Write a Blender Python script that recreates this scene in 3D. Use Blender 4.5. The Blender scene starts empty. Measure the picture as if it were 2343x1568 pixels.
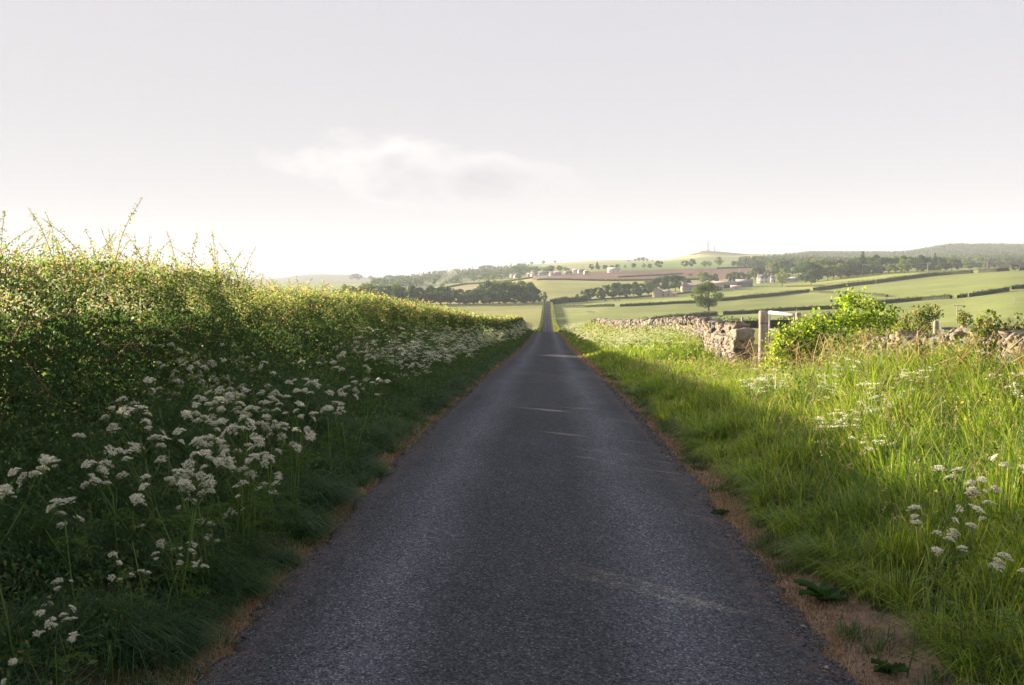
import bpy, bmesh, math
import numpy as np
from mathutils import Vector, Euler

S = bpy.context.scene
COL = S.collection
R = np.random.default_rng(7)
rad = math.radians

# ------------------------------------------------------------------ camera
F = 2278.0
CAM = np.array([0.12, 0.0, 1.85])
PITCH, YAW = 3.24, 2.06
cd = bpy.data.cameras.new('camera')
cam = bpy.data.objects.new('camera', cd)
COL.objects.link(cam)
cam.location = CAM
cam.rotation_euler = (rad(90 - PITCH), 0, rad(YAW))
cd.lens = 35
cd.sensor_width = 36
cd.clip_start = 0.05
cd.clip_end = 20000
S.camera = cam
CM = np.array(Euler((rad(90 - PITCH), 0, rad(YAW))).to_matrix())

# ------------------------------------------------------------------ light
SUN_AZ, SUN_EL = 48.0, 8.8      # degrees left of the road direction, above the horizon
w = bpy.data.worlds.new('World')
S.world = w
w.use_nodes = True
nt = w.node_tree
N, L = nt.nodes, nt.links
N.clear()
sky = N.new('ShaderNodeTexSky')
sky.sky_type = 'NISHITA'
sky.sun_disc = False
sky.sun_elevation = rad(SUN_EL)
sky.sun_rotation = rad(-SUN_AZ)
sky.altitude = 100
sky.air_density = 1.0
sky.dust_density = 2.5
sky.ozone_density = 2.0
hsv = N.new('ShaderNodeHueSaturation')
hsv.inputs['Saturation'].default_value = 1.1
L.new(sky.outputs[0], hsv.inputs['Color'])
tc = N.new('ShaderNodeTexCoord')
sep = N.new('ShaderNodeSeparateXYZ')
L.new(tc.outputs['Generated'], sep.inputs[0])


def wm(op, a, b=None, c=None, clamp=False):
    n = N.new('ShaderNodeMath')
    n.operation = op
    n.use_clamp = clamp
    for i, v in enumerate((a, b, c)):
        if v is None:
            continue
        if isinstance(v, (int, float)):
            n.inputs[i].default_value = v
        else:
            L.new(v, n.inputs[i])
    return n.outputs[0]


# one flat cloud, placed by its bearing and elevation
ax = wm('DIVIDE', sep.outputs['X'], sep.outputs['Y'])
ez = wm('DIVIDE', sep.outputs['Z'], sep.outputs['Y'])
u0 = wm('DIVIDE', wm('ADD', ax, 0.118), 0.165)
v0 = wm('DIVIDE', wm('ADD', wm('SUBTRACT', ez, 0.112), wm('MULTIPLY', wm('ADD', ax, 0.112), 0.13)), 0.037)
ns = N.new('ShaderNodeTexNoise')
ns.inputs['Scale'].default_value = 16
ns.inputs['Detail'].default_value = 9
ns.inputs['Roughness'].default_value = 0.6
mp = N.new('ShaderNodeMapping')
mp.inputs['Scale'].default_value = (1, 1, 2.0)
L.new(tc.outputs['Generated'], mp.inputs[0])
L.new(mp.outputs[0], ns.inputs['Vector'])
r2 = wm('ADD', wm('MULTIPLY', u0, u0), wm('MULTIPLY', v0, v0))
dens = wm('ADD', wm('SUBTRACT', 1.0, r2), wm('MULTIPLY', wm('SUBTRACT', ns.outputs['Fac'], 0.5), 2.6))
fwd = wm('GREATER_THAN', sep.outputs['Y'], 0.05)
mask = wm('MULTIPLY', wm('MULTIPLY', dens, 1.5, clamp=True), fwd, clamp=True)
core = wm('MULTIPLY', wm('ADD', wm('SUBTRACT', wm('ADD', wm('SUBTRACT', 0.55, wm('MULTIPLY', r2, 0.7)), wm('MULTIPLY', u0, 0.45)), wm('MULTIPLY', v0, 0.35)), wm('MULTIPLY', wm('SUBTRACT', ns.outputs['Fac'], 0.5), 1.6)), 1.1, clamp=True)
lit = N.new('ShaderNodeMixRGB')
lit.inputs[1].default_value = (2.95, 2.85, 2.85, 1)
lit.inputs[2].default_value = (1.75, 1.62, 1.84, 1)
L.new(core, lit.inputs[0])
# sky glow rolled off as on film, then mixed with a flat whitish colour
vd = N.new('ShaderNodeVectorMath')
vd.operation = 'MULTIPLY_ADD'
vd.inputs[1].default_value = (0.66, 0.64, 0.60)
vd.inputs[2].default_value = (1, 1, 1)
L.new(hsv.outputs[0], vd.inputs[0])
vq = N.new('ShaderNodeVectorMath')
vq.operation = 'DIVIDE'
L.new(hsv.outputs[0], vq.inputs[0])
L.new(vd.outputs[0], vq.inputs[1])
veil = N.new('ShaderNodeMixRGB')
veil.inputs[0].default_value = 0.7
L.new(vq.outputs[0], veil.inputs[1])
veil.inputs[2].default_value = (2.66, 2.56, 2.74, 1)
mx = N.new('ShaderNodeMixRGB')
CLOUD_MIX = mx
L.new(wm('MULTIPLY', mask, 0.9), mx.inputs[0])
L.new(veil.outputs[0], mx.inputs[1])
L.new(lit.outputs[0], mx.inputs[2])
bg = N.new('ShaderNodeBackground')
bg.inputs['Strength'].default_value = 0.0605
L.new(mx.outputs[0], bg.inputs['Color'])
out = N.new('ShaderNodeOutputWorld')
L.new(bg.outputs[0], out.inputs['Surface'])

ld = bpy.data.lights.new('sun', 'SUN')
ld.energy = 5.0
ld.angle = rad(0.5)
ld.color = (1.0, 0.83, 0.60)
sun = bpy.data.objects.new('sun', ld)
COL.objects.link(sun)
SV = Vector((-math.sin(rad(SUN_AZ)) * math.cos(rad(SUN_EL)), math.cos(rad(SUN_AZ)) * math.cos(rad(SUN_EL)), math.sin(rad(SUN_EL))))
sun.rotation_euler = SV.to_track_quat('Z', 'Y').to_euler()
sun.location = (-30, 30, 40)

S.view_settings.view_transform = 'Standard'
S.view_settings.look = 'None'
S.view_settings.exposure = 2.4
S.view_settings.gamma = 1.0
S.cycles.use_denoising = True
S.cycles.max_bounces = 8
S.cycles.volume_bounces = 1
S.cycles.transmission_bounces = 6


# ------------------------------------------------------------------ tagging helpers
def tag(o, label=None, cat=None, group=None, kind=None):
    if label:
        o['label'] = label
    if cat:
        o['category'] = cat
    if group:
        o['group'] = group
    if kind:
        o['kind'] = kind
    return o


def empty(name, loc, rz=0.0, label=None, cat=None, group=None, scale=1.0):
    o = bpy.data.objects.new(name, None)
    o.empty_display_size = 0.2
    COL.objects.link(o)
    o.location = loc
    o.rotation_euler = (0, 0, rz)
    o.scale = (scale,) * 3 if isinstance(scale, (int, float)) else scale
    return tag(o, label, cat, group)


def copy_tree(o, parent=None):
    c = o.copy()
    COL.objects.link(c)
    c.parent = parent
    for ch in o.children:
        copy_tree(ch, c)
    return c


def link(name, me, mat=None, parent=None):
    o = bpy.data.objects.new(name, me)
    COL.objects.link(o)
    if mat:
        me.materials.append(mat)
    if parent:
        o.parent = parent
    return o


def npmesh(name, verts, faces, col=None, smooth=False):
    """verts (N,3); faces: (M,k) array or list of such arrays; col (M,3) per face"""
    if not isinstance(faces, (list, tuple)):
        faces = [faces]
    verts = np.asarray(verts, dtype=np.float32).reshape(-1, 3)
    me = bpy.data.meshes.new(name)
    me.vertices.add(len(verts))
    me.vertices.foreach_set('co', verts.ravel())
    loops = np.concatenate([np.asarray(f, dtype=np.int32).ravel() for f in faces])
    sizes = np.concatenate([np.full(len(f), np.asarray(f).shape[1], dtype=np.int32) for f in faces])
    starts = np.concatenate([[0], np.cumsum(sizes)[:-1]]).astype(np.int32)
    me.loops.add(len(loops))
    me.loops.foreach_set('vertex_index', loops)
    me.polygons.add(len(sizes))
    me.polygons.foreach_set('loop_start', starts)
    if smooth:
        me.polygons.foreach_set('use_smooth', np.ones(len(sizes), dtype=bool))
    me.update(calc_edges=True)
    if col is not None:
        a = me.attributes.new('col', 'FLOAT_COLOR', 'FACE')
        c = np.ones((len(sizes), 4), dtype=np.float32)
        c[:, :3] = col
        a.data.foreach_set('color', c.ravel())
    return me


class MB:
    """collects pieces of geometry into one mesh"""

    def __init__(s):
        s.v, s.q, s.t, s.cq, s.ct, s.n = [], [], [], [], [], 0

    def add(s, v, q=None, t=None, col=(0.5, 0.5, 0.5)):
        v = np.asarray(v, float).reshape(-1, 3)
        s.v.append(v)
        if q is not None and len(q):
            q = np.asarray(q)
            s.q.append(q + s.n)
            s.cq.append(np.broadcast_to(np.asarray(col, float), (len(q), 3)) if np.ndim(col) == 1 else np.asarray(col)[:len(q)])
        if t is not None and len(t):
            t = np.asarray(t)
            s.t.append(t + s.n)
            s.ct.append(np.broadcast_to(np.asarray(col, float), (len(t), 3)) if np.ndim(col) == 1 else np.asarray(col)[:len(t)])
        s.n += len(v)

    def box(s, c, d, rz=0.0, col=(0.5, 0.5, 0.5), taper=1.0):
        x, y, z = np.array(d) / 2
        P = np.array([[sx * x * (taper if sz > 0 else 1), sy * y * (taper if sz > 0 else 1), sz * z] for sz in (-1, 1) for sx, sy in ((-1, -1), (1, -1), (1, 1), (-1, 1))])
        cs, sn = math.cos(rz), math.sin(rz)
        P = P @ np.array([[cs, sn, 0], [-sn, cs, 0], [0, 0, 1]]) + np.array(c)
        s.add(P, q=[[3, 2, 1, 0], [4, 5, 6, 7], [0, 1, 5, 4], [1, 2, 6, 5], [2, 3, 7, 6], [3, 0, 4, 7]], col=col)

    def tube(s, pts, rr, k=6, col=(0.5, 0.5, 0.5)):
        pts = np.asarray(pts, float)
        n = len(pts)
        rr = np.broadcast_to(np.asarray(rr, float), (n,))
        V = []
        for i in range(n):
            d = pts[min(i + 1, n - 1)] - pts[max(i - 1, 0)]
            d = d / (np.linalg.norm(d) + 1e-9)
            a = np.cross(d, [0.31, 0.95, 0.05] if abs(d[2]) > 0.8 else [0, 0, 1])
            a /= np.linalg.norm(a) + 1e-9
            b = np.cross(d, a)
            th = np.arange(k) * 2 * math.pi / k
            V.append(pts[i] + rr[i] * (np.outer(np.cos(th), a) + np.outer(np.sin(th), b)))
        V = np.concatenate(V)
        q = [[i * k + j, i * k + (j + 1) % k, (i + 1) * k + (j + 1) % k, (i + 1) * k + j] for i in range(n - 1) for j in range(k)]
        V = np.vstack([V, pts[0], pts[-1]])
        t = [[(j + 1) % k, j, n * k] for j in range(k)] + [[(n - 1) * k + j, (n - 1) * k + (j + 1) % k, n * k + 1] for j in range(k)]
        s.add(V, q=q, t=t, col=col)

    def build(s, name, mat=None, parent=None, smooth=False):
        f, c = [], []
        if s.q:
            f.append(np.concatenate(s.q))
            c.append(np.concatenate(s.cq))
        if s.t:
            f.append(np.concatenate(s.t))
            c.append(np.concatenate(s.ct))
        me = npmesh(name, np.concatenate(s.v), f, np.concatenate(c), smooth)
        return link(name, me, mat, parent)


# ------------------------------------------------------------------ materials
def newmat(name):
    m = bpy.data.materials.new(name)
    m.use_nodes = True
    nt = m.node_tree
    nt.nodes.clear()
    o = nt.nodes.new('ShaderNodeOutputMaterial')
    return m, nt, nt.nodes, nt.links, o


def leaf_mat(name, trans=0.45, tint=(1.35, 1.25, 0.55), rough=0.55, spec=0.25):
    m, nt, n, l, o = newmat(name)
    a = n.new('ShaderNodeAttribute')
    a.attribute_name = 'col'
    p = n.new('ShaderNodeBsdfPrincipled')
    p.inputs['Roughness'].default_value = rough
    p.inputs['Specular IOR Level'].default_value = spec
    l.new(a.outputs['Color'], p.inputs['Base Color'])
    mu = n.new('ShaderNodeMixRGB')
    mu.blend_type = 'MULTIPLY'
    mu.inputs[0].default_value = 1
    mu.inputs[2].default_value = (*tint, 1)
    l.new(a.outputs['Color'], mu.inputs[1])
    t = n.new('ShaderNodeBsdfTranslucent')
    l.new(mu.outputs[0], t.inputs['Color'])
    mi = n.new('ShaderNodeMixShader')
    mi.inputs[0].default_value = trans
    l.new(p.outputs[0], mi.inputs[1])
    l.new(t.outputs[0], mi.inputs[2])
    l.new(mi.outputs[0], o.inputs['Surface'])
    return m


def attr_mat(name, rough=0.8, nscale=8.0, namt=0.35, bump=0.0, bscale=None, spec=0.3):
    m, nt, n, l, o = newmat(name)
    a = n.new('ShaderNodeAttribute')
    a.attribute_name = 'col'
    p = n.new('ShaderNodeBsdfPrincipled')
    p.inputs['Roughness'].default_value = rough
    p.inputs['Specular IOR Level'].default_value = spec
    g = n.new('ShaderNodeNewGeometry')
    ns = n.new('ShaderNodeTexNoise')
    ns.inputs['Scale'].default_value = nscale
    ns.inputs['Detail'].default_value = 8
    ns.inputs['Roughness'].default_value = 0.65
    l.new(g.outputs['Position'], ns.inputs['Vector'])
    mr = n.new('ShaderNodeMapRange')
    mr.inputs['From Min'].default_value = 0.25
    mr.inputs['From Max'].default_value = 0.75
    mr.inputs['To Min'].default_value = 1 - namt
    mr.inputs['To Max'].default_value = 1 + namt
    l.new(ns.outputs['Fac'], mr.inputs['Value'])
    mu = n.new('ShaderNodeVectorMath')
    mu.operation = 'SCALE'
    l.new(a.outputs['Color'], mu.inputs[0])
    l.new(mr.outputs[0], mu.inputs['Scale'])
    l.new(mu.outputs[0], p.inputs['Base Color'])
    if bump:
        b = n.new('ShaderNodeBump')
        b.inputs['Strength'].default_value = bump
        b.inputs['Distance'].default_value = 0.02
        n2 = n.new('ShaderNodeTexNoise')
        n2.inputs['Scale'].default_value = bscale or nscale * 2
        n2.inputs['Detail'].default_value = 6
        l.new(g.outputs['Position'], n2.inputs['Vector'])
        l.new(n2.outputs['Fac'], b.inputs['Height'])
        l.new(b.outputs[0], p.inputs['Normal'])
    l.new(p.outputs[0], o.inputs['Surface'])
    return m


M_LEAF = leaf_mat('hedge_leaf', 0.5, (1.35, 1.3, 0.8), 0.7, 0.1)
M_GRASS = leaf_mat('grass_blade', 0.50, (1.35, 1.30, 0.45), 0.5, 0.3)
M_TREE = leaf_mat('tree_leaf', 0.30, (1.3, 1.25, 0.6), 0.7, 0.1)
M_BUSH = leaf_mat('bush_leaf', 0.45, (1.2, 1.2, 0.45), 0.6, 0.15)
M_PETAL = leaf_mat('petal', 0.35, (1.0, 1.0, 0.9), 0.7, 0.1)
M_DRY = leaf_mat('dry_grass', 0.25, (1.1, 1.0, 0.8), 0.8, 0.1)
M_BARK = attr_mat('bark', 0.9, 14, 0.4, 0.6)
M_WOOD = attr_mat('weathered_wood', 0.85, 22, 0.35, 0.5, 60)
M_STONE = attr_mat('sandstone', 0.92, 9, 0.38, 1.0, 30, 0.15)
M_PLAIN = attr_mat('painted', 0.7, 2.0, 0.15)
M_METAL = attr_mat('galvanised', 0.45, 6.0, 0.12)


# ------------------------------------------------------------------ terrain
def topix(X, Y, Z):
    P = np.stack([np.asarray(X, float) - CAM[0], np.asarray(Y, float) - CAM[1], np.asarray(Z, float) - CAM[2]], -1) @ CM
    d = np.maximum(-P[..., 2], 1e-6)
    return 1171.5 + F * P[..., 0] / d, 784 - F * P[..., 1] / d


def ray(px, py):
    return CM @ np.array([(px - 1171.5) / F, (784 - py) / F, -1.0])


def pchip(x, y, xi):
    x, y = np.asarray(x, float), np.asarray(y, float)
    h = np.diff(x)
    d = np.diff(y) / h
    m = np.zeros_like(y)
    m[0], m[-1] = d[0], d[-1]
    for i in range(1, len(x) - 1):
        if d[i - 1] * d[i] > 0:
            w1, w2 = 2 * h[i] + h[i - 1], h[i] + 2 * h[i - 1]
            m[i] = (w1 + w2) / (w1 / d[i - 1] + w2 / d[i])
    xi = np.clip(xi, x[0], x[-1])
    k = np.clip(np.searchsorted(x, xi) - 1, 0, len(x) - 2)
    t = (xi - x[k]) / h[k]
    return (2 * t**3 - 3 * t**2 + 1) * y[k] + (t**3 - 2 * t**2 + t) * h[k] * m[k] + (-2 * t**3 + 3 * t**2) * y[k + 1] + (t**3 - t**2) * h[k] * m[k + 1]


PY = [-30, 0, 5, 10, 13, 20, 30, 44, 80, 124]
PZ = [0.1, 0, -.02, -.07, -.12, -.34, -.74, -1.35, -2.72, -3.9]
NEAR = [60, 80, 100, 124]
TY = [200, 300, 450, 600, 760, 900, 1150, 1500, 2200, 3500, 5000, 7500]
TAB = {
    -600: [770, 765, 750, 730, 705, 695, 680, 665, 650, 645, 642, 650],
    300: [770, 765, 750, 730, 705, 695, 680, 665, 650, 645, 640, 650],
    620: [775, 768, 748, 722, 700, 694, 680, 665, 652, 646, 638, 650],
    720: [775, 768, 748, 722, 700, 694, 678, 662, 650, 645, 628, 650],
    800: [775, 768, 748, 722, 700, 694, 678, 661, 649, 644, 630, 650],
    880: [775, 768, 748, 722, 700, 694, 677, 659, 647, 641, 641, 650],
    968: [775, 768, 748, 721, 699, 693, 674, 655, 642, 631, 640, 650],
    1590: [762, 748, 722, 698, 681, 666, 640, 612, 599, 581, 600, 650],
    1642: [761, 747, 721, 695, 678, 663, 639, 612, 598, 578.5, 600, 650],
    1050: [775, 768, 746, 718, 698, 690, 668, 648, 634, 621, 630, 650],
    1150: [775, 768, 744, 716, 697, 684, 660, 640, 626, 611, 622, 650],
    1253: [775, 768, 742, 714, 696, 680, 646, 627, 615, 605, 618, 650],
    1400: [765, 752, 727, 703, 689, 675, 645, 617, 605, 597, 610, 650],
    1500: [763, 750, 724, 700, 686, 671, 642, 614, 602, 597, 608, 650],
    1560: [762, 749, 723, 698, 683, 668, 641, 613, 600, 588, 602, 650],
    1619: [762, 748, 722, 697, 680, 665, 640, 612, 598, 578, 600, 650],
    1665: [761, 746, 720, 694, 677, 661, 638, 611, 598, 580, 600, 650],
    1710: [760, 745, 718, 690, 674, 658, 637, 611, 598, 583, 600, 650],
    1800: [758, 742, 710, 686, 668, 655, 633, 610, 598, 584, 600, 650],
    2050: [755, 738, 693, 660, 641, 628, 617, 610, 602, 584, 600, 650],
    2189: [752, 724, 677, 646, 628, 621, 616, 608, 594, 569, 600, 650],
    2343: [748, 705, 660, 632, 617, 616, 614, 606, 588, 571, 600, 650],
    2500: [748, 702, 656, 629, 615, 614, 612, 605, 588, 572, 600, 650],
    3600: [748, 700, 655, 628, 615, 614, 612, 606, 590, 580, 600, 650],
}
_px = sorted(TAB)
_a = [ray(p, 690)[0] / ray(p, 690)[1] for p in _px]
_ly = np.log([0.1 + y for y in NEAR + TY])
GY = np.linspace(math.log(60), math.log(7500), 400)
GA = np.linspace(_a[0], _a[-1], 500)
_rows = []
for p, a in zip(_px, _a):
    zz = [float(pchip(PY, PZ, np.array([y]))[0]) for y in NEAR]
    for y, py in zip(TY, TAB[p]):
        r = ray(p, py)
        zz.append(CAM[2] + y * r[2] / r[1])
    _rows.append(pchip(_ly, zz, GY))
_rows = np.array(_rows)
GRID = np.array([pchip(_a, _rows[:, j], GA) for j in range(len(GY))]).T      # (a, y)


def sstep(x, a, b):
    t = np.clip((np.asarray(x, float) - a) / (b - a), 0, 1)
    return t * t * (3 - 2 * t)


def wob(x, s):
    x = np.asarray(x, float)
    return (np.sin(x * 1.3 + s) + .6 * np.sin(x * 3.1 + 2.1 * s) + .4 * np.sin(x * 7.3 + 3.7 * s) + .25 * np.sin(x * 15.1 + s * 5.1)) / 2.25


def H0(X, Y):
    X, Y = np.asarray(X, float), np.asarray(Y, float)
    a = np.clip((X - CAM[0]) / np.maximum(Y, 1), GA[0], GA[-1])
    near = pchip(PY, PZ, Y)
    fy = (np.log(np.maximum(Y, 60)) - GY[0]) / (GY[-1] - GY[0]) * (len(GY) - 1)
    fa = (a - GA[0]) / (GA[-1] - GA[0]) * (len(GA) - 1)
    i = np.clip(fa.astype(int), 0, len(GA) - 2)
    j = np.clip(fy.astype(int), 0, len(GY) - 2)
    ta, ty = fa - i, np.clip(fy - j, 0, 1)
    far = (GRID[i, j] * (1 - ta) + GRID[i + 1, j] * ta) * (1 - ty) + (GRID[i, j + 1] * (1 - ta) + GRID[i + 1, j + 1] * ta) * ty
    t = sstep(Y, 60, 70)
    return near * (1 - t) + far * t


def H(X, Y):
    X, Y = np.asarray(X, float), np.asarray(Y, float)
    z = H0(X, Y)
    m = 1 - sstep(Y, 150, 190)
    b = 0.02 * sstep(np.abs(X), 1.55, 1.9) - 0.035 * (1 - sstep(np.abs(X), 1.50, 1.64))
    r = 0.06 * sstep(X, 1.9, 2.5) + 0.42 * sstep(X, 2.6, 5.4) * (1 - .85 * sstep(Y, 14, 23) * (1 - sstep(Y, 30, 40))) + 0.03 * wob(Y * .7 + X, 3) * sstep(X, 2, 3)
    l = 0.10 * sstep(-X, 1.7, 2.2) + 0.38 * sstep(-X, 2.1, 3.6) + 0.03 * wob(Y * .8 + X, 1) * sstep(-X, 2, 3)
    return z + m * (b + r + l)


def groundY(px, py, y0=130, y1=6500):
    """distance along the road at which the ground under bearing px is seen at height py"""
    r = ray(px, 690)
    a = r[0] / r[1]
    Y = np.exp(np.linspace(math.log(y0), math.log(y1), 1500))
    X = CAM[0] + a * Y
    _, q = topix(X, Y, H(X, Y))
    k = np.where(q <= py)[0]
    k = k[0] if len(k) else int(np.argmin(np.abs(q - py)))
    return float(X[k]), float(Y[k])


def at(px, Y):
    r = ray(px, 690)
    return CAM[0] + r[0] / r[1] * Y


def inpoly(px, py, poly):
    c = np.zeros(np.shape(px), bool)
    n = len(poly)
    for i in range(n):
        x1, y1 = poly[i]
        x2, y2 = poly[(i + 1) % n]
        if y1 == y2:
            continue
        c ^= ((py < y1) != (py < y2)) & (px < (x2 - x1) * (py - y1) / (y2 - y1) + x1)
    return c


# ground sheet
ys = np.concatenate([np.arange(-15, 2, 0.5), np.arange(2, 14, .12), np.arange(14, 60, 0.4), 60 * np.exp(np.arange(0, 330) * 0.0147)])
aa = np.linspace(-1, 1, 561)
aa = 0.05 * aa + 1.45 * np.sign(aa) * np.abs(aa) ** 2.2
XX = (ys[:, None] + 60) * aa[None, :]
YY = np.repeat(ys[:, None], len(aa), 1)
ZZ = H(XX, YY)
ni, nj = XX.shape
ii, jj = np.meshgrid(np.arange(ni - 1), np.arange(nj - 1), indexing='ij')
q = np.stack([ii * nj + jj, ii * nj + jj + 1, (ii + 1) * nj + jj + 1, (ii + 1) * nj + jj], -1).reshape(-1, 4)
cx = (XX[:-1, :-1] + XX[1:, 1:]).ravel() / 2
cy = (YY[:-1, :-1] + YY[1:, 1:]).ravel() / 2
cz = H(cx, cy)
PXg, PYg = topix(cx, np.maximum(cy, 3), cz)
far = cy > 150
C = np.tile(np.array([0.205, 0.240, 0.080]), (len(cx), 1))
FIELDS = [
    ((0.25, 0.26, 0.085), [(-2000, 800), (1246, 800), (1246, 690), (-2000, 690)], 250, 900),
    ((0.26, 0.27, 0.095), [(1100, 697), (1219, 640), (1500, 639), (1720, 636), (1560, 668), (1330, 690)], 820, 1300),
    ((0.27, 0.30, 0.075), [(1690, 668), (1760, 656), (1973, 626), (2141, 619), (2343, 617), (3000, 610), (3000, 614), (2343, 618), (2141, 631), (1997, 649), (1853, 666), (1690, 682)], 500, 1300),
    ((0.24, 0.28, 0.085), [(1275, 704), (1603, 691), (1830, 670), (1800, 656), (1588, 668), (1311, 687), (1262, 695)], 500, 1100),
    ((0.165, 0.10, 0.075), [(1171, 641), (1230, 635), (1340, 623), (1430, 619), (1703, 610), (1790, 611), (1790, 628), (1640, 640), (1508, 640), (1230, 641)], 1100, 2300),
    ((0.28, 0.24, 0.13), [(990, 668), (1010, 657), (1218, 634), (1219, 641), (1180, 652), (1150, 672)], 850, 2200),
    ((0.16, 0.25, 0.075), [(1400, 619), (1400, 606), (1500, 599), (1640, 600), (1760, 602), (1760, 611)], 1300, 3300),
    ((0.34, 0.33, 0.15), [(1400, 604), (1577, 581), (1640, 585), (1830, 583), (1830, 587), (1760, 592), (1600, 592), (1500, 600)], 2500, 5000),
    ((0.30, 0.30, 0.14), [(1230, 608), (1300, 598), (1423, 594), (1440, 600), (1300, 606)], 2200, 5000),
    ((0.13, 0.105, 0.06), [(1565, 584), (1590, 570), (1720, 570), (1710, 584), (1640, 584)], 2800, 6000),
    ((0.05, 0.08, 0.035), [(1760, 592), (1830, 583), (2100, 560), (3000, 550), (3000, 613), (2343, 612), (2141, 614), (1790, 611)], 1150, 7000),
    ((0.09, 0.12, 0.05), [(880, 660), (880, 640), (1050, 622), (1240, 608), (1230, 628), (1050, 645), (950, 668)], 1000, 5000),
    ((0.12, 0.13, 0.085), [(500, 660), (500, 600), (900, 600), (900, 648)], 2300, 7600),
]
for c, poly, y0, y1 in FIELDS:
    m = (cy > y0) & (cy < y1) & inpoly(PXg, PYg, poly)
    C[m] = c
near = (cy < 190) & (cx < 6.2) & (cx > -5.4)
C[near] = (0.055, 0.05, 0.025)
strip = near & (cx > -1.74 - .08 * wob(cy * 1.5, 4)) & (cx < 1.95 + .16 * wob(cy * 1.2, 6) + .2 * sstep(-cy, -7, -4) + .07 * wob(cx * 23 + cy * 17, 3))
C[strip] = (0.20, 0.145, 0.105)
g_me = npmesh('ground', np.stack([XX, YY, ZZ], -1), q, C, smooth=True)

m, nt_, n, l, o = newmat('ground')
a = n.new('ShaderNodeAttribute')
a.attribute_name = 'col'
g = n.new('ShaderNodeNewGeometry')
p = n.new('ShaderNodeBsdfPrincipled')
p.inputs['Roughness'].default_value = 0.95
p.inputs['Specular IOR Level'].default_value = 0.05
prev = a.outputs['Color']
for sc_, lo, hi, strch in ((0.012, 0.80, 1.18, 1), (0.09, 0.88, 1.12, 2.2), (1.3, 0.86, 1.14, 1), (14.0, 0.7, 1.3, 1)):
    mpn = n.new('ShaderNodeMapping')
    mpn.inputs['Scale'].default_value = (1, strch, 1)
    l.new(g.outputs['Position'], mpn.inputs[0])
    t = n.new('ShaderNodeTexNoise')
    t.inputs['Scale'].default_value = sc_
    t.inputs['Detail'].default_value = 5
    l.new(mpn.outputs[0], t.inputs['Vector'])
    mr = n.new('ShaderNodeMapRange')
    mr.inputs['From Min'].default_value = 0.3
    mr.inputs['From Max'].default_value = 0.7
    mr.inputs['To Min'].default_value = lo
    mr.inputs['To Max'].default_value = hi
    l.new(t.outputs['Fac'], mr.inputs['Value'])
    v = n.new('ShaderNodeVectorMath')
    v.operation = 'SCALE'
    l.new(prev, v.inputs[0])
    l.new(mr.outputs[0], v.inputs['Scale'])
    prev = v.outputs[0]
l.new(prev, p.inputs['Base Color'])
b = n.new('ShaderNodeBump')
b.inputs['Strength'].default_value = 0.6
b.inputs['Distance'].default_value = 0.02
t = n.new('ShaderNodeTexNoise')
t.inputs['Scale'].default_value = 30
t.inputs['Detail'].default_value = 6
l.new(g.outputs['Position'], t.inputs['Vector'])
l.new(t.outputs['Fac'], b.inputs['Height'])
l.new(b.outputs[0], p.inputs['Normal'])
l.new(p.outputs[0], o.inputs['Surface'])
M_GROUND = m
tag(link('ground', g_me, M_GROUND), kind='structure', label='rolling farmland of green and brown fields under the lane')


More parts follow.
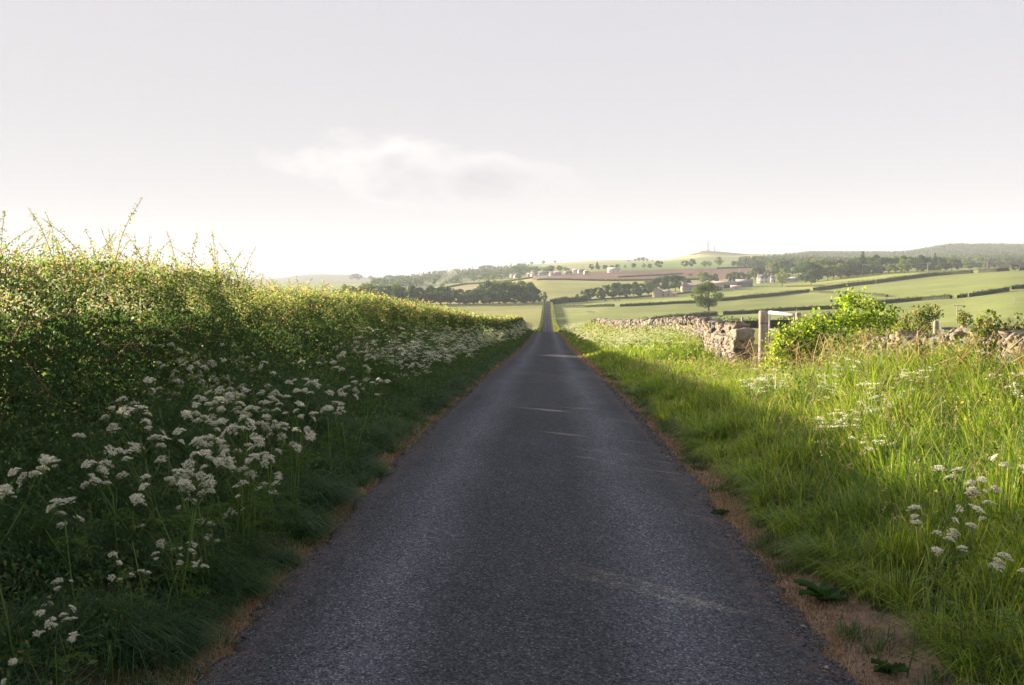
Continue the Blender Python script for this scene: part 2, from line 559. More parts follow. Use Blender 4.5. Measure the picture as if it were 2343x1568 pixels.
# ------------------------------------------------------------------ road
def road_mat():
    m, nt, n, l, o = newmat('asphalt')
    g = n.new('ShaderNodeNewGeometry')
    sp = n.new('ShaderNodeSeparateXYZ')
    l.new(g.outputs['Position'], sp.inputs[0])
    p = n.new('ShaderNodeBsdfPrincipled')
    p.inputs['Roughness'].default_value = 0.95
    p.inputs['Specular IOR Level'].default_value = 0.2

    def math_(op, a, b=None, cl=False):
        k = n.new('ShaderNodeMath')
        k.operation = op
        k.use_clamp = cl
        for i, v in enumerate((a, b)):
            if v is None:
                continue
            if isinstance(v, (int, float)):
                k.inputs[i].default_value = v
            else:
                l.new(v, k.inputs[i])
        return k.outputs[0]

    def noise(s, d=4, r=0.6, sc=(1, 1, 1)):
        mpn = n.new('ShaderNodeMapping')
        mpn.inputs['Scale'].default_value = sc
        l.new(g.outputs['Position'], mpn.inputs[0])
        t = n.new('ShaderNodeTexNoise')
        t.inputs['Scale'].default_value = s
        t.inputs['Detail'].default_value = d
        t.inputs['Roughness'].default_value = r
        l.new(mpn.outputs[0], t.inputs['Vector'])
        return t.outputs['Fac']
    vo = n.new('ShaderNodeTexVoronoi')
    vo.inputs['Scale'].default_value = 95
    l.new(g.outputs['Position'], vo.inputs['Vector'])
    # chips: each stone its own grey
    ramp = n.new('ShaderNodeValToRGB')
    e = ramp.color_ramp.elements
    e[0].position = 0.0
    e[0].color = (0.018, 0.020, 0.027, 1)
    e[1].position = 1.0
    e[1].color = (0.21, 0.205, 0.21, 1)
    k = ramp.color_ramp.elements.new(0.45)
    k.color = (0.055, 0.060, 0.076, 1)
    k = ramp.color_ramp.elements.new(0.9)
    k.color = (0.095, 0.10, 0.115, 1)
    sc = n.new('ShaderNodeSeparateColor')
    l.new(vo.outputs['Color'], sc.inputs[0])
    l.new(sc.outputs[0], ramp.inputs[0])
    # wheel tracks worn lighter, the middle and edges darker
    ab = math_('ABSOLUTE', math_('ADD', sp.outputs['X'], math_('MULTIPLY', math_('SUBTRACT', noise(0.15, 2), 0.5), 0.5)))
    tr = math_('SUBTRACT', 1.0, math_('MULTIPLY', math_('ABSOLUTE', math_('SUBTRACT', ab, 0.85)), 2.2), True)
    f = math_('ADD', 0.80, math_('MULTIPLY', tr, 0.72))
    f = math_('MULTIPLY', f, math_('ADD', 0.6, math_('MULTIPLY', noise(1.1, 6, 0.65, (1, .35, 1)), 0.8)))
    f = math_('MULTIPLY', f, math_('ADD', 0.72, math_('MULTIPLY', noise(14, 5, 0.7), 0.56)))
    v = n.new('ShaderNodeVectorMath')
    v.operation = 'SCALE'
    l.new(ramp.outputs[0], v.inputs[0])
    l.new(f, v.inputs['Scale'])
    # dust and dry crumbs towards the edges
    ed = math_('MULTIPLY', math_('SUBTRACT', math_('ABSOLUTE', sp.outputs['X']), 1.22), 2.6, True)
    ed = math_('MULTIPLY', ed, math_('MULTIPLY', math_('SUBTRACT', noise(7, 6, 0.75), 0.42), 5.0, True), True)
    mi = n.new('ShaderNodeMixRGB')
    l.new(math_('MULTIPLY', ed, 0.65), mi.inputs[0])
    l.new(v.outputs[0], mi.inputs[1])
    mi.inputs[2].default_value = (0.17, 0.12, 0.09, 1)
    l.new(mi.outputs[0], p.inputs['Base Color'])
    b = n.new('ShaderNodeBump')
    b.inputs['Strength'].default_value = 0.9
    b.inputs['Distance'].default_value = 0.008
    l.new(math_('ADD', vo.outputs['Distance'], math_('MULTIPLY', noise(5, 5), 0.6)), b.inputs['Height'])
    l.new(b.outputs[0], p.inputs['Normal'])
    l.new(p.outputs[0], o.inputs['Surface'])
    return m


M_ROAD = road_mat()
ry = np.concatenate([np.arange(-14, 40, 0.12), np.arange(40, 130, 0.5), 130 * np.exp(np.arange(0, 130) * 0.0142)])
us = np.concatenate([[-1.035, -1.0, -.985], np.linspace(-0.95, 0.95, 21), [.985, 1.0, 1.035]])
wl = -1.53 + 0.07 * wob(ry * 1.9, 2) + 0.03 * R.normal(size=len(ry)) * (ry < 40)
wr = 1.57 + 0.07 * wob(ry * 1.7, 5) + 0.03 * R.normal(size=len(ry)) * (ry < 40)
RX = np.where(us[None, :] < 0, -us[None, :] * wl[:, None], us[None, :] * wr[:, None])
RY = np.repeat(ry[:, None], len(us), 1)
edge = np.abs(us)[None, :]
RZ = H0(0 * RX, RY) + 0.012 + 0.025 * (1 - (RX / 1.5)**2) - 0.01 * wob(RY * .3, 1) * sstep(RY, 4, 8)
RZ = RZ - 0.075 * (edge > 1.01) - 0.006 * ((edge > .97) & (edge < 1.01))
RZ += 0.06 * sstep(RY, 150, 260)
ni, nj = RX.shape
ii, jj = np.meshgrid(np.arange(ni - 1), np.arange(nj - 1), indexing='ij')
q = np.stack([ii * nj + jj, ii * nj + jj + 1, (ii + 1) * nj + jj + 1, (ii + 1) * nj + jj], -1).reshape(-1, 4)
tag(link('road', npmesh('road', np.stack([RX, RY, RZ], -1), q, smooth=True), M_ROAD), kind='structure', label='narrow grey single track lane running straight down into the valley')


# ------------------------------------------------------------------ leaf and blade clouds
# small gaps in the hedge that let a streak of sun through onto the lane: where each streak falls, and gap radius
STREAKS = [(0.40, 6.30, .12), (0.05, 6.2, .085), (0.25, 5.85, .08), (-.12, 8.25, .105), (-.1, 9.9, .105), (-.2, 10.4, .08), (.1, 13.2, .10), (-.2, 16.5, .12)]


def unlit(P):
    k = np.ones(len(P), bool)
    s = np.array(SV)
    for x, y, r_ in STREAKS:
        r_ *= 1.3
        o_ = np.array([x, y, float(H0(0, y)) + .02])
        d = P - o_
        t = d @ s
        k &= np.linalg.norm(d - t[:, None] * s, axis=1) > r_
    return k


def unit(v):
    return v / (np.linalg.norm(v, axis=-1, keepdims=True) + 1e-9)


def leaf_quads(P, s, asp=0.6, flat=None, rng=R):
    """a folded diamond leaf at each point: (N,4,3) verts"""
    n = len(P)
    u = unit(rng.normal(size=(n, 3)))
    if flat is not None:            # lean the leaf planes towards horizontal
        u[:, 2] *= flat
        u = unit(u)
    v = unit(np.cross(u, rng.normal(size=(n, 3))))
    s = np.broadcast_to(s, (n,))[:, None]
    w_ = s * asp * rng.uniform(.7, 1.2, (n, 1))
    fold = np.cross(u, v) * s * 0.12
    return np.stack([P - u * s * .5, P - v * w_ * .5 + fold, P + u * s * .5, P + v * w_ * .5 + fold], 1)


def quads_idx(n):
    return np.arange(n * 4).reshape(n, 4)


def mixcol(cols, n, rng=R, var=0.18, wts=None):
    cols = np.array(cols, float)
    k = rng.choice(len(cols), n, p=wts)
    return np.clip(cols[k] * rng.uniform(1 - var, 1 + var, (n, 1)) * rng.uniform(.94, 1.06, (n, 3)), 0.003, 1)


def blades(P, h, wd, ang, lean, rng=R, seg=3):
    """curved tapering blades. ang = heading of the lean, lean 0..1.5 share of height carried sideways"""
    n = len(P)
    d = np.stack([np.cos(ang), np.sin(ang), np.zeros(n)], 1)
    tw = ang + rng.normal(size=n) * 0.7
    s = np.stack([-np.sin(tw), np.cos(tw), np.zeros(n)], 1) * (wd / 2)[:, None]
    h_, l_ = h[:, None], lean[:, None]
    z = np.array([0, 0, 1.0])
    if seg == 3:
        t1, t2 = 0.4, 0.78
        p1 = P + z * h_ * (t1 * (1 - .10 * l_)) + d * h_ * l_ * .16
        p2 = P + z * h_ * (t2 * (1 - .28 * l_)) + d * h_ * l_ * .52
        p3 = P + z * h_ * np.maximum(1 - .62 * l_, 0.05) + d * h_ * l_ * .95
        V = np.stack([P - s, P + s, p1 - s * .9, p1 + s * .9, p2 - s * .6, p2 + s * .6, p3], 1)
        b = np.arange(n)[:, None] * 7
        Q = np.concatenate([b + [[0, 1, 3, 2]], b + [[2, 3, 5, 4]]])
        T = b + [[4, 5, 6]]
        return V.reshape(-1, 3), Q, T
    p1 = P + z * h_ * .55 * (1 - .15 * l_) + d * h_ * l_ * .28
    p3 = P + z * h_ * np.maximum(1 - .5 * l_, 0.1) + d * h_ * l_ * .9
    V = np.stack([P - s, P + s, p1 - s * .8, p1 + s * .8, p3], 1)
    b = np.arange(n)[:, None] * 5
    return V.reshape(-1, 3), b + [[0, 1, 3, 2]], b + [[2, 3, 4]]


def fin(px_far, Y):
    pass


# ---- verge grass
G_SHADE = [(0.045, 0.105, 0.045), (0.062, 0.135, 0.052), (0.040, 0.090, 0.045), (0.085, 0.14, 0.05), (0.15, 0.15, 0.08)]  # darker, bluer verge greens: the hedge's shade is put into the colour
G_SUN = [(0.135, 0.225, 0.030), (0.19, 0.28, 0.038), (0.26, 0.34, 0.065), (0.06, 0.125, 0.032), (0.32, 0.30, 0.15)]  # yellower verge greens with the sunlight put into the colour


def grass(name, label, x0, x1, bands, cols, wts, hgt, side, mat=M_GRASS, seed=1, upright=0.35):
    rng = np.random.default_rng(seed)
    mb = MB()
    for (y0, y1, dens, wmul, hm, seg) in bands:
        nclump = max(int((x1 - x0) * (y1 - y0) * 9), 4)
        ccx = rng.uniform(x0, x1, nclump)
        ccy = rng.uniform(y0, y1, nclump)
        cdir = rng.uniform(0, 2 * math.pi, nclump)
        n = int((x1 - x0) * (y1 - y0) * dens)
        k = rng.integers(0, nclump, n)
        rr = np.abs(rng.normal(0, .16, n))
        th = rng.uniform(0, 2 * math.pi, n)
        x = ccx[k] + rr * np.cos(th)
        y = ccy[k] + rr * np.sin(th)
        ok = (x > x0 - .0) & (x < x1 + .1)
        if side < 0:
            ok &= x < -1.63 - .12 * wob(y * 1.5, 4) - .06 * rng.random(n)
        else:
            ok &= x > 1.84 + .15 * wob(y * 1.2, 6) + .18 * sstep(-y, -7, -4) + .05 * rng.random(n)
        x, y, k, th, rr = x[ok], y[ok], k[ok], th[ok], rr[ok]
        n = len(x)
        z = H(x, y)
        ed = np.abs(x) - (1.58 if side < 0 else 1.72)
        hh = hgt(x, y) * rng.uniform(.45, 1.12, n) * hm * (0.5 + .5 * sstep(ed, 0, .3))
        hh *= (.75 + .5 * np.modf(k * .7548)[0])
        # blades lean out of their clump, and over towards the lane near its edge
        a = np.where(rng.random(n) < .55, th, cdir[k])
        out_ = 0.0 if side < 0 else math.pi
        pe = rng.random(n) < (0.75 * (1 - sstep(ed, .1, .8)))
        a = np.where(pe, out_ + rng.normal(0, .6, n), a)
        lean = np.clip(upright + rng.gamma(2.0, .13, n) + .45 * pe + 1.2 * rr, 0.05, 1.35)
        wd = rng.uniform(.0030, .0072, n) * wmul
        V, Q, T = blades(np.stack([x, y, z - .01], 1), hh, wd, a, lean, rng, seg)
        c = mixcol(cols, n, rng, .22, wts)
        pt = wob(x * 1.1 + .5 * y, 2) + wob(y * .8 - x * .6, 5)
        c = np.clip(c * (1 + .16 * pt[:, None] * np.array([1.5, 1.0, .8])), .004, 1)
        cq = np.concatenate([c, c]) if seg == 3 else c
        mb.add(V, q=Q, col=cq)
        b_ = mb.n - len(V)
        mb.t.append(T + b_)
        mb.ct.append(c)
    o = mb.build(name, mat)
    return tag(o, label, 'grass', kind='stuff')


def hl(x, y):
    return 0.34 + .30 * sstep(-x, 2.3, 3.1) + .10 * wob(y * 1.1, 3) + .12 * sstep(-x, 2.2, 3.2)


def hr(x, y):
    return 0.34 + .34 * sstep(x, 2.1, 3.2) * (1 - .9 * sstep(y, 14, 19) * (1 - sstep(y, 30, 34))) + .40 * sstep(x, 3.8, 5.2) * sstep(y, 31, 38) + .18 * sstep(x, 4.2, 5.4) * (1 - sstep(y, 18, 24)) + .08 * wob(y * .9 + x, 2) - .12 * sstep(y, 25, 60)


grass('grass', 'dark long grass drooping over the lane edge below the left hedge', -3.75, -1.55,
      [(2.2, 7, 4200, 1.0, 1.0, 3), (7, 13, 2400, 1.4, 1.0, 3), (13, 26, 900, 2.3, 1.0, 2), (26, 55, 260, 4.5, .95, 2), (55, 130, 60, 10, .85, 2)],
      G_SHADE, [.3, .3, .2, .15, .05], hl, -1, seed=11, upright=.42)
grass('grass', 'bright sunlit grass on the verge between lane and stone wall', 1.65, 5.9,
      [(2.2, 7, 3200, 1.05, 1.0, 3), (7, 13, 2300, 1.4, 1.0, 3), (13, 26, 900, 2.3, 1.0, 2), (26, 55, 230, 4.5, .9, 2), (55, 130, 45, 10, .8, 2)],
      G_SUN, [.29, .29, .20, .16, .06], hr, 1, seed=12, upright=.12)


# ---- sparse dry stalks, seed heads in the right verge
def seed_grass():
    rng = np.random.default_rng(5)
    n = 1900
    y = 3.2 + 26 * rng.random(n)**1.5
    x = rng.uniform(2.3, 5.6, n)
    h = hr(x, y) * rng.uniform(1.0, 1.45, n)
    P = np.stack([x, y, H(x, y)], 1)
    a = rng.normal(.4, 1.2, n)
    ln = rng.uniform(.15, .6, n)
    V, Q, T = blades(P, h, .0028 * (1 + y * .06), a, ln, rng, 3)
    mb = MB()
    c = mixcol([(0.36, 0.32, 0.15), (0.28, 0.30, 0.12), (0.42, 0.36, 0.2)], n, rng)
    mb.add(V, q=Q, col=np.concatenate([c, c]))
    tips = V.reshape(n, 7, 3)
    for k in range(7):
        p = tips[:, 6] * (1 - k * .09) + tips[:, 4] * k * .09
        lq = leaf_quads(p + rng.normal(0, .005, (n, 3)), .018 * (1 + y * .03), .4, rng=rng)
        mb.add(lq, q=quads_idx(n), col=c)
    return tag(mb.build('seed_grass', M_DRY), 'pale flowering grass stalks nodding above the sunlit verge', 'grass', kind='stuff')


seed_grass()


# ---- dry strips and gravel at the lane edges
def dry_strip():
    rng = np.random.default_rng(8)
    mb = MB()
    for side in (-1, 1):
        for (y0, y1, dens, wm_) in ((2.2, 9, 2600, 1), (9, 25, 700, 2.0), (25, 120, 90, 5)):
            n = int((y1 - y0) * dens * .5)
            y = rng.uniform(y0, y1, n)
            x = (1.50 + np.abs(rng.normal(0, .14 if side < 0 else .24, n)))
            x = side * np.minimum(x, 2.2)
            h = rng.uniform(.015, .06, n) * (1 + .3 * wm_)
            V, Q, T = blades(np.stack([x, y, H(x, y)], 1), h, np.full(n, .0035) * wm_, rng.uniform(0, 6.28, n), rng.uniform(.5, 1.35, n), rng, 2)
            c = mixcol([(0.33, 0.21, 0.12), (0.42, 0.30, 0.18), (0.22, 0.15, 0.09), (0.10, 0.12, 0.04)], n, rng, .2, [.4, .3, .22, .08])
            mb.add(V, q=Q, col=c)
            mb.t.append(T + mb.n - len(V))
            mb.ct.append(c)
    return tag(mb.build('dry_grass', M_DRY), 'orange brown dead grass litter lying along both lane edges', 'dead grass', kind='stuff')


dry_strip()


def tufts():
    rng = np.random.default_rng(18)
    mb = MB()
    nc = 460
    cy = 2.6 + 30 * rng.random(nc)**1.8
    sd = np.where(rng.random(nc) < .8, 1, -1)
    cx = np.where(sd > 0, rng.uniform(1.66, 2.1 + .35 * (cy < 6.5), nc), rng.uniform(-1.72, -1.6, nc))
    for i in range(nc):
        n = int(rng.uniform(20, 110))
        sz = rng.uniform(.03, .10)
        th = rng.uniform(0, 6.28, n)
        rr = np.abs(rng.normal(0, sz, n))
        x, y = cx[i] + rr * np.cos(th), cy[i] + rr * np.sin(th)
        V, Q, T = blades(np.stack([x, y, H(x, y) - .005], 1), rng.uniform(.03, .13, n), np.full(n, .004 * (1 + cy[i] * .05)), th + rng.normal(0, .4, n), rng.uniform(.3, 1.3, n), rng, 3)
        c = mixcol(G_SHADE, n, rng, .25, [.3, .25, .15, .15, .15])
        mb.add(V, q=Q, col=np.concatenate([c, c]))
        mb.t.append(T + mb.n - len(V))
        mb.ct.append(c)
    return tag(mb.build('grass', M_GRASS), 'short green tufts creeping over the bare earth at the lane edges', 'grass', kind='stuff')


tufts()


def gravel():
    rng = np.random.default_rng(9)
    n = 9000
    y = 2.5 + 22 * rng.random(n)**1.8
    sd = np.where(rng.random(n) < .7, 1, -1)
    x = sd * (1.44 + np.abs(rng.normal(0, .16, n)))
    x = np.where((sd < 0), np.maximum(x, -1.8), x)
    s = rng.uniform(.003, .0085, n) * (1 + .02 * y) * np.where(rng.random(n) < .02, 2.2, 1)
    O = np.array([[1, 0, 0], [-1, 0, 0], [0, 1, 0], [0, -1, 0], [0, 0, .7], [0, 0, -.7]], float)
    V = O[None] * s[:, None, None] * rng.uniform(.6, 1.3, (n, 6, 1))
    an = rng.uniform(0, 6.28, n)
    cs, sn = np.cos(an)[:, None], np.sin(an)[:, None]
    V = np.stack([V[..., 0] * cs - V[..., 1] * sn, V[..., 0] * sn + V[..., 1] * cs, V[..., 2]], -1)
    z = np.where(np.abs(x) < 1.57, H0(0 * x, y) + .018, H(x, y) + .004)
    V += np.stack([x, y, z], 1)[:, None]
    T = np.array([[0, 2, 4], [2, 1, 4], [1, 3, 4], [3, 0, 4], [2, 0, 5], [1, 2, 5], [3, 1, 5], [0, 3, 5]])
    T = (T[None] + np.arange(n)[:, None, None] * 6).reshape(-1, 3)
    c = mixcol([(0.07, 0.075, 0.09), (0.13, 0.13, 0.15), (0.24, 0.22, 0.21), (0.17, 0.13, 0.10)], n, rng, .25, [.42, .3, .12, .16])
    me = npmesh('gravel', V, T, np.repeat(c, 8, 0))
    return tag(link('gravel', me, M_STONE), 'loose grey stone chips scattered along the broken lane edges', 'gravel', kind='stuff')


gravel()


# ------------------------------------------------------------------ hedge beside the lane
HX = -4.0
GAPS = ((49.5, 53.5),)


def HB(y):
    return H0(HX + 0 * np.asarray(y, float), y) + .18


def hedge_top(y):
    return 1.62 + .24 * (1 - sstep(y, 11.3, 12.6)) + .12 * sstep(y, 13.5, 15) + .07 * wob(y * .45, 2) + .05 * wob(y * 2.1, 5) + .16 * (1 - sstep(y, 5, 8)) * (0.6 + .4 * wob(y, 1))


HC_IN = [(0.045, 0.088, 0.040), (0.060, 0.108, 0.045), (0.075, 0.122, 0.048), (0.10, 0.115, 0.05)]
HC_TOP = [(0.165, 0.25, 0.08), (0.23, 0.30, 0.12), (0.32, 0.27, 0.17), (0.38, 0.26, 0.19), (0.11, 0.185, 0.06)]  # new growth tones, lightened further for the sunlit top


def cull(mb, base):
    for i in range(len(mb.v)):
        v = mb.v[i]
        if len(v) % 4 or len(mb.q) <= i or len(mb.q[i]) * 4 != len(v):
            continue
        c = v.reshape(-1, 4, 3).mean(1) + base
        k = unlit(c)
        v.reshape(-1, 4, 3)[~k] = v.reshape(-1, 4, 3)[~k][:, :1]       # fold away


def lane_hedge():
    rng = np.random.default_rng(21)
    root = empty('hedge', (HX, 3, float(H(HX, 3))), label='long clipped hawthorn hedge along the left side of the lane, glowing along its top', cat='hedge')
    mb = MB()
    base = np.array(root.location)

    def section(y0, y1, nface, size, ntop, ninner):
        # near face (towards the lane), bulging and uneven
        Ln = y1 - y0
        # face
        n = int(nface * Ln)
        y = rng.uniform(y0, y1, n)
        t = rng.random(n)
        top = hedge_top(y)
        z = t * top
        bul = .82 - .22 * np.abs(t - .40) * 2 + .20 * wob(y * 1.1 + 1.6 * z, 4) + .15 * wob(y * 2.9 - 3.3 * z, 7)
        x = HX + bul - np.abs(rng.normal(0, .11, n))
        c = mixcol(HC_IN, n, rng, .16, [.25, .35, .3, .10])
        # paler newer growth near the top, with the sunlit glow also put into its colour
        fresh_glow = rng.random(n) < sstep(t, .80, 1.0) * .9
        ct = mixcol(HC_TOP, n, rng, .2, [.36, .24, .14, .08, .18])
        c[fresh_glow] = ct[fresh_glow]
        s = size * rng.uniform(.6, 1.25, n)
        mb.add(leaf_quads(np.stack([x, y, HB(y) + z], 1) - base, s, .7, rng=rng), q=quads_idx(n), col=c)
        # top
        n = int(ntop * Ln)
        y = rng.uniform(y0, y1, n)
        x = HX + rng.uniform(-.8, .72, n)
        z = hedge_top(y) + .07 * wob(y * 2.9 + x * 4, 3) - .42 * rng.random(n)**1.3 + np.abs(rng.normal(0, .07, n))
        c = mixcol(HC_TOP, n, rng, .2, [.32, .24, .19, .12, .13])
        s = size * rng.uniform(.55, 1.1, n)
        mb.add(leaf_quads(np.stack([x, y, HB(y) + z], 1) - base, s, .7, rng=rng), q=quads_idx(n), col=c)
        # inside and far side, larger leaves
        n = int(ninner * Ln)
        y = rng.uniform(y0, y1, n)
        x = HX + rng.uniform(-.8, .55, n)
        z = rng.uniform(0.0, 1, n) * (hedge_top(y) - .42)
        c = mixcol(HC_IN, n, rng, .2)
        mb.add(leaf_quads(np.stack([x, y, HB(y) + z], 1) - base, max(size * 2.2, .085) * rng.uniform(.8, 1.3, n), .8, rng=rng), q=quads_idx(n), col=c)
    section(2.0, 6, 1500, .055, 600, 1300)
    section(6, 12, 7500, .030, 3600, 2200)
    section(12, 20, 4000, .04, 2400, 1300)
    section(20, 34, 1900, .06, 1300, 520)
    section(34, GAPS[0][0], 600, .12, 420, 260)
    section(GAPS[0][1], 90, 380, .15, 300, 180)
    section(90, 158, 160, .24, 140, 80)
    # shoots standing above the top
    sh = MB()
    n = 680
    y = 6.3 + 85 * rng.random(n)**1.5
    x = HX + rng.uniform(-.75, .6, n)
    y[:9] = [7.2, 7.55, 8.3, 8.9, 9.6, 10.15, 10.9, 11.6, 12.0]
    keep = ~((y > GAPS[0][0]) & (y < GAPS[0][1]))
    x, y = x[keep], y[keep]
    for i in range(len(x)):
        zt = float(hedge_top(y[i]) + HB(y[i]))
        hh = min(rng.gamma(3.0, .065), .29) * (1.35 if y[i] < 12 else 1.0) * (1.5 if i < 9 else 1)
        p0 = np.array([x[i], y[i], zt - .12])
        ln = rng.normal(0, .16, 2)
        K = 5
        pts = [p0 + np.array([ln[0] * t * t, ln[1] * t * t, (hh + .12) * t]) for t in np.linspace(0, 1, K)]
        sh.tube(np.array(pts) - base, np.linspace(.0035, .0015, K) * (1 + y[i] * .03), 3, (0.22, 0.12, 0.06))
        m_ = int(hh * (170 if y[i] < 20 else 70)) + 8
        t = rng.random(m_)**.9
        P = p0 + np.stack([ln[0] * t * t, ln[1] * t * t, (hh + .12) * t], 1) + rng.normal(0, 1, (m_, 3)) * (.03 * (1.25 - t))[:, None]
        s = (.030 if y[i] < 20 else .055) * rng.uniform(.7, 1.25, m_) * (1.15 - .45 * t)
        mb.add(leaf_quads(P - base, s, .6, rng=rng), q=quads_idx(m_), col=mixcol(HC_TOP, m_, rng, .2, [.28, .22, .24, .16, .10]))
    cull(mb, base)
    mb.build('foliage', M_LEAF, root)
    # branches inside and a few long runners lying on the face
    for i in range(420):
        yy = 4 + 40 * rng.random()**1.4
        if GAPS[0][0] < yy < GAPS[0][1]:
            continue
        z0 = float(HB(yy))
        p0 = np.array([HX + rng.normal(0, .12), yy, z0])
        a = rng.uniform(0, 6.28)
        r_ = rng.uniform(.2, .55)
        hgt = rng.uniform(.8, 1.7)
        p1 = p0 + [r_ * .4 * math.cos(a), r_ * .7 * math.sin(a), hgt * .5]
        p2 = p0 + [r_ * math.cos(a), r_ * 1.4 * math.sin(a), hgt]
        sh.tube(np.array([p0, p1, p2]) - base, [.014, .009, .004], 4, (0.12, 0.08, 0.055))
    for i in range(90):
        yy = 5 + 22 * rng.random()
        zz = rng.uniform(.5, 1.6)
        d = rng.choice([-1, 1]) * rng.uniform(.3, .9)
        x_ = HX + .80
        pts = [np.array([x_ + .1 * t - .04 * (2 * t - 1)**2, yy + d * t, HB(yy) + zz + .25 * t * rng.uniform(-.6, 1)]) for t in np.linspace(0, 1, 4)]
        sh.tube(np.array(pts) - base, [.004, .0035, .003, .0015], 3, (0.25, 0.13, 0.075))
    sh.build('branches', M_BARK, root)
    root.update_tag()
    return root


lane_hedge()


# field and far-lane hedges: leafy banks following the ground
def bank_hedge(pts, h, wd, size, dens, label, group=None, cols=None, seed=0, name='hedge', topcols=None, gaps=()):
    rng = np.random.default_rng(seed + 100)
    pts = np.array(pts, float)
    seg = np.linalg.norm(np.diff(pts, axis=0), axis=1)
    cum = np.concatenate([[0], np.cumsum(seg)])
    Lt = cum[-1]
    base = np.array([pts[0][0], pts[0][1], float(H(*pts[0]))])

    def pos(s):
        return np.interp(s, cum, pts[:, 0]), np.interp(s, cum, pts[:, 1])

    def nrm(s):
        x1, y1 = pos(s - .5)
        x2, y2 = pos(s + .5)
        d = unit(np.stack([x2 - x1, y2 - y1], 1) + 1e-9)
        return np.stack([-d[:, 1], d[:, 0]], 1)
    cols = cols or [(0.045, 0.075, 0.025), (0.06, 0.095, 0.03), (0.035, 0.06, 0.022), (0.09, 0.12, 0.04)]
    topcols = topcols or cols
    n = int(dens * Lt)
    s = rng.uniform(0, Lt, n)
    for g0, g1 in gaps:
        s = s[~((s > g0) & (s < g1))]
    n = len(s)
    nn = nrm(s)
    x, y = pos(s)
    z0 = H(x, y)
    hh = h * (1 + .16 * wob(s * .13, seed) + .12 * wob(s * .6, seed + 3))
    # on the surface of a rounded bank
    a = rng.uniform(-.1, math.pi + .1, n)
    rr = rng.uniform(.75, 1.05, n)
    off = np.sign(np.cos(a)) * np.abs(np.cos(a))**.5 * wd / 2 * rr
    zz = np.maximum(np.sin(a), 0)**.5 * hh * rr
    P = np.stack([x + nn[:, 0] * off, y + nn[:, 1] * off, z0 + zz], 1)
    c = mixcol(cols, n, rng, .25)
    ct = mixcol(topcols, n, rng, .25)
    tp = zz > hh * .8
    c[tp] = ct[tp]
    mb = MB()
    mb.add(leaf_quads(P - base, size * rng.uniform(.6, 1.3, n), .8, rng=rng), q=quads_idx(n), col=c)
    # solid dark core against see-through, the shaded inside put into its colour
    ss = np.arange(0, Lt, 1.2 if Lt < 300 else 3)
    x, y = pos(ss)
    nn = nrm(ss)
    z = H(x, y)
    hb = h * .78 * np.ones(len(ss))
    for g0, g1 in gaps:
        hb[(ss > g0 - 1) & (ss < g1 + 1)] = -.3
    V = np.stack([np.stack([x + nn[:, 0] * wd * .3 * k, y + nn[:, 1] * wd * .3 * k, z + zz_], 1) for k, zz_ in ((-1, -.2), (-1, hb), (1, hb), (1, -.2))], 1)
    m_ = len(ss)
    Q = np.concatenate([np.array([[i * 4 + j, i * 4 + j + 1, (i + 1) * 4 + j + 1, (i + 1) * 4 + j] for i in range(m_ - 1)]) for j in range(3)])
    root = empty(name, base, label=label, cat='hedge', group=group)
    mb.build('foliage', M_TREE, root)
    m2 = MB()
    m2.add(V.reshape(-1, 3) - base, q=Q, col=(0.03, 0.035, 0.018))
    m2.build('branches', M_BARK, root)
    return root


def field_line(pl):
    return [groundY(px, py) for px, py in pl]


# far lane hedges
bank_hedge([(-2.6, y) for y in (205, 300, 400, 500, 600, 700, 775)], 1.7, 1.3, .38, 34, 'dark hedge on the left of the distant stretch of lane', seed=1)
bank_hedge([(3.0, y) for y in (205, 300, 400, 500, 600, 700, 775)], 2.0, 1.7, .38, 40, 'sunlit yellow hedge on the right of the distant stretch of lane', seed=2,
           cols=[(0.17, 0.20, 0.055), (0.22, 0.24, 0.07), (0.13, 0.17, 0.05)], gaps=((232, 236), (303, 308)))  # yellow leaves: the sun on this hedge is put into the colour
bank_hedge([(at(1360, 190), 186), (at(1395, 196), 196), (at(1500, 200), 200), (at(1600, 203), 203), (at(1735, 205), 205), (at(1900, 208), 208), (at(2050, 214), 214)], 2.9, 2.0, .32, 70,
           'near black hedge just beyond the stone wall', seed=3)
bank_hedge(field_line([(1500, 734.5), (1560, 729), (1600, 725), (1641, 722)]), 1.9, 2.0, .4, 34, 'short field hedge ending below the lone tree', seed=4)
bank_hedge(field_line([(1655, 721), (1750, 716), (1827, 711), (1900, 708), (1997, 700)]), 1.9, 2.0, .4, 34, 'field hedge starting beside the lone tree and running behind the gatepost', seed=5)
bank_hedge(field_line([(1990, 698), (2060, 692), (2110, 688), (2178, 684)]), 2.0, 2.0, .4, 34, 'dark field hedge rising out from behind the bright green bush', seed=6)
bank_hedge(field_line([(2192, 683), (2212, 680)]), 1.7, 2.0, .4, 34, 'tiny detached piece of hedge in a gap of the field hedge', seed=7)
bank_hedge(field_line([(2219, 680), (2260, 674), (2309, 666)]), 2.0, 2.0, .4, 34, 'rising field hedge right of the tiny detached piece', seed=8)
bank_hedge(field_line([(2317, 663), (2400, 655)]), 2.0, 2.0, .4, 34, 'end piece of field hedge cut by the right edge of the picture', seed=9)
bank_hedge(field_line([(1290, 704.5), (1340, 704), (1406, 702)]), 1.7, 1.8, .42, 28, 'low hedge right of the distant lane with a gap at its end', seed=10)
bank_hedge(field_line([(1420, 702), (1500, 698), (1603, 693)]), 1.8, 1.8, .42, 28, 'low hedge leading up to the crown of the lone tree', seed=11)
bank_hedge(field_line([(1603, 692.5), (1681, 687), (1760, 679), (1827, 671), (1853, 669)]), 2.6, 2.2, .42, 30, 'hedge climbing away from behind the lone tree', seed=12)
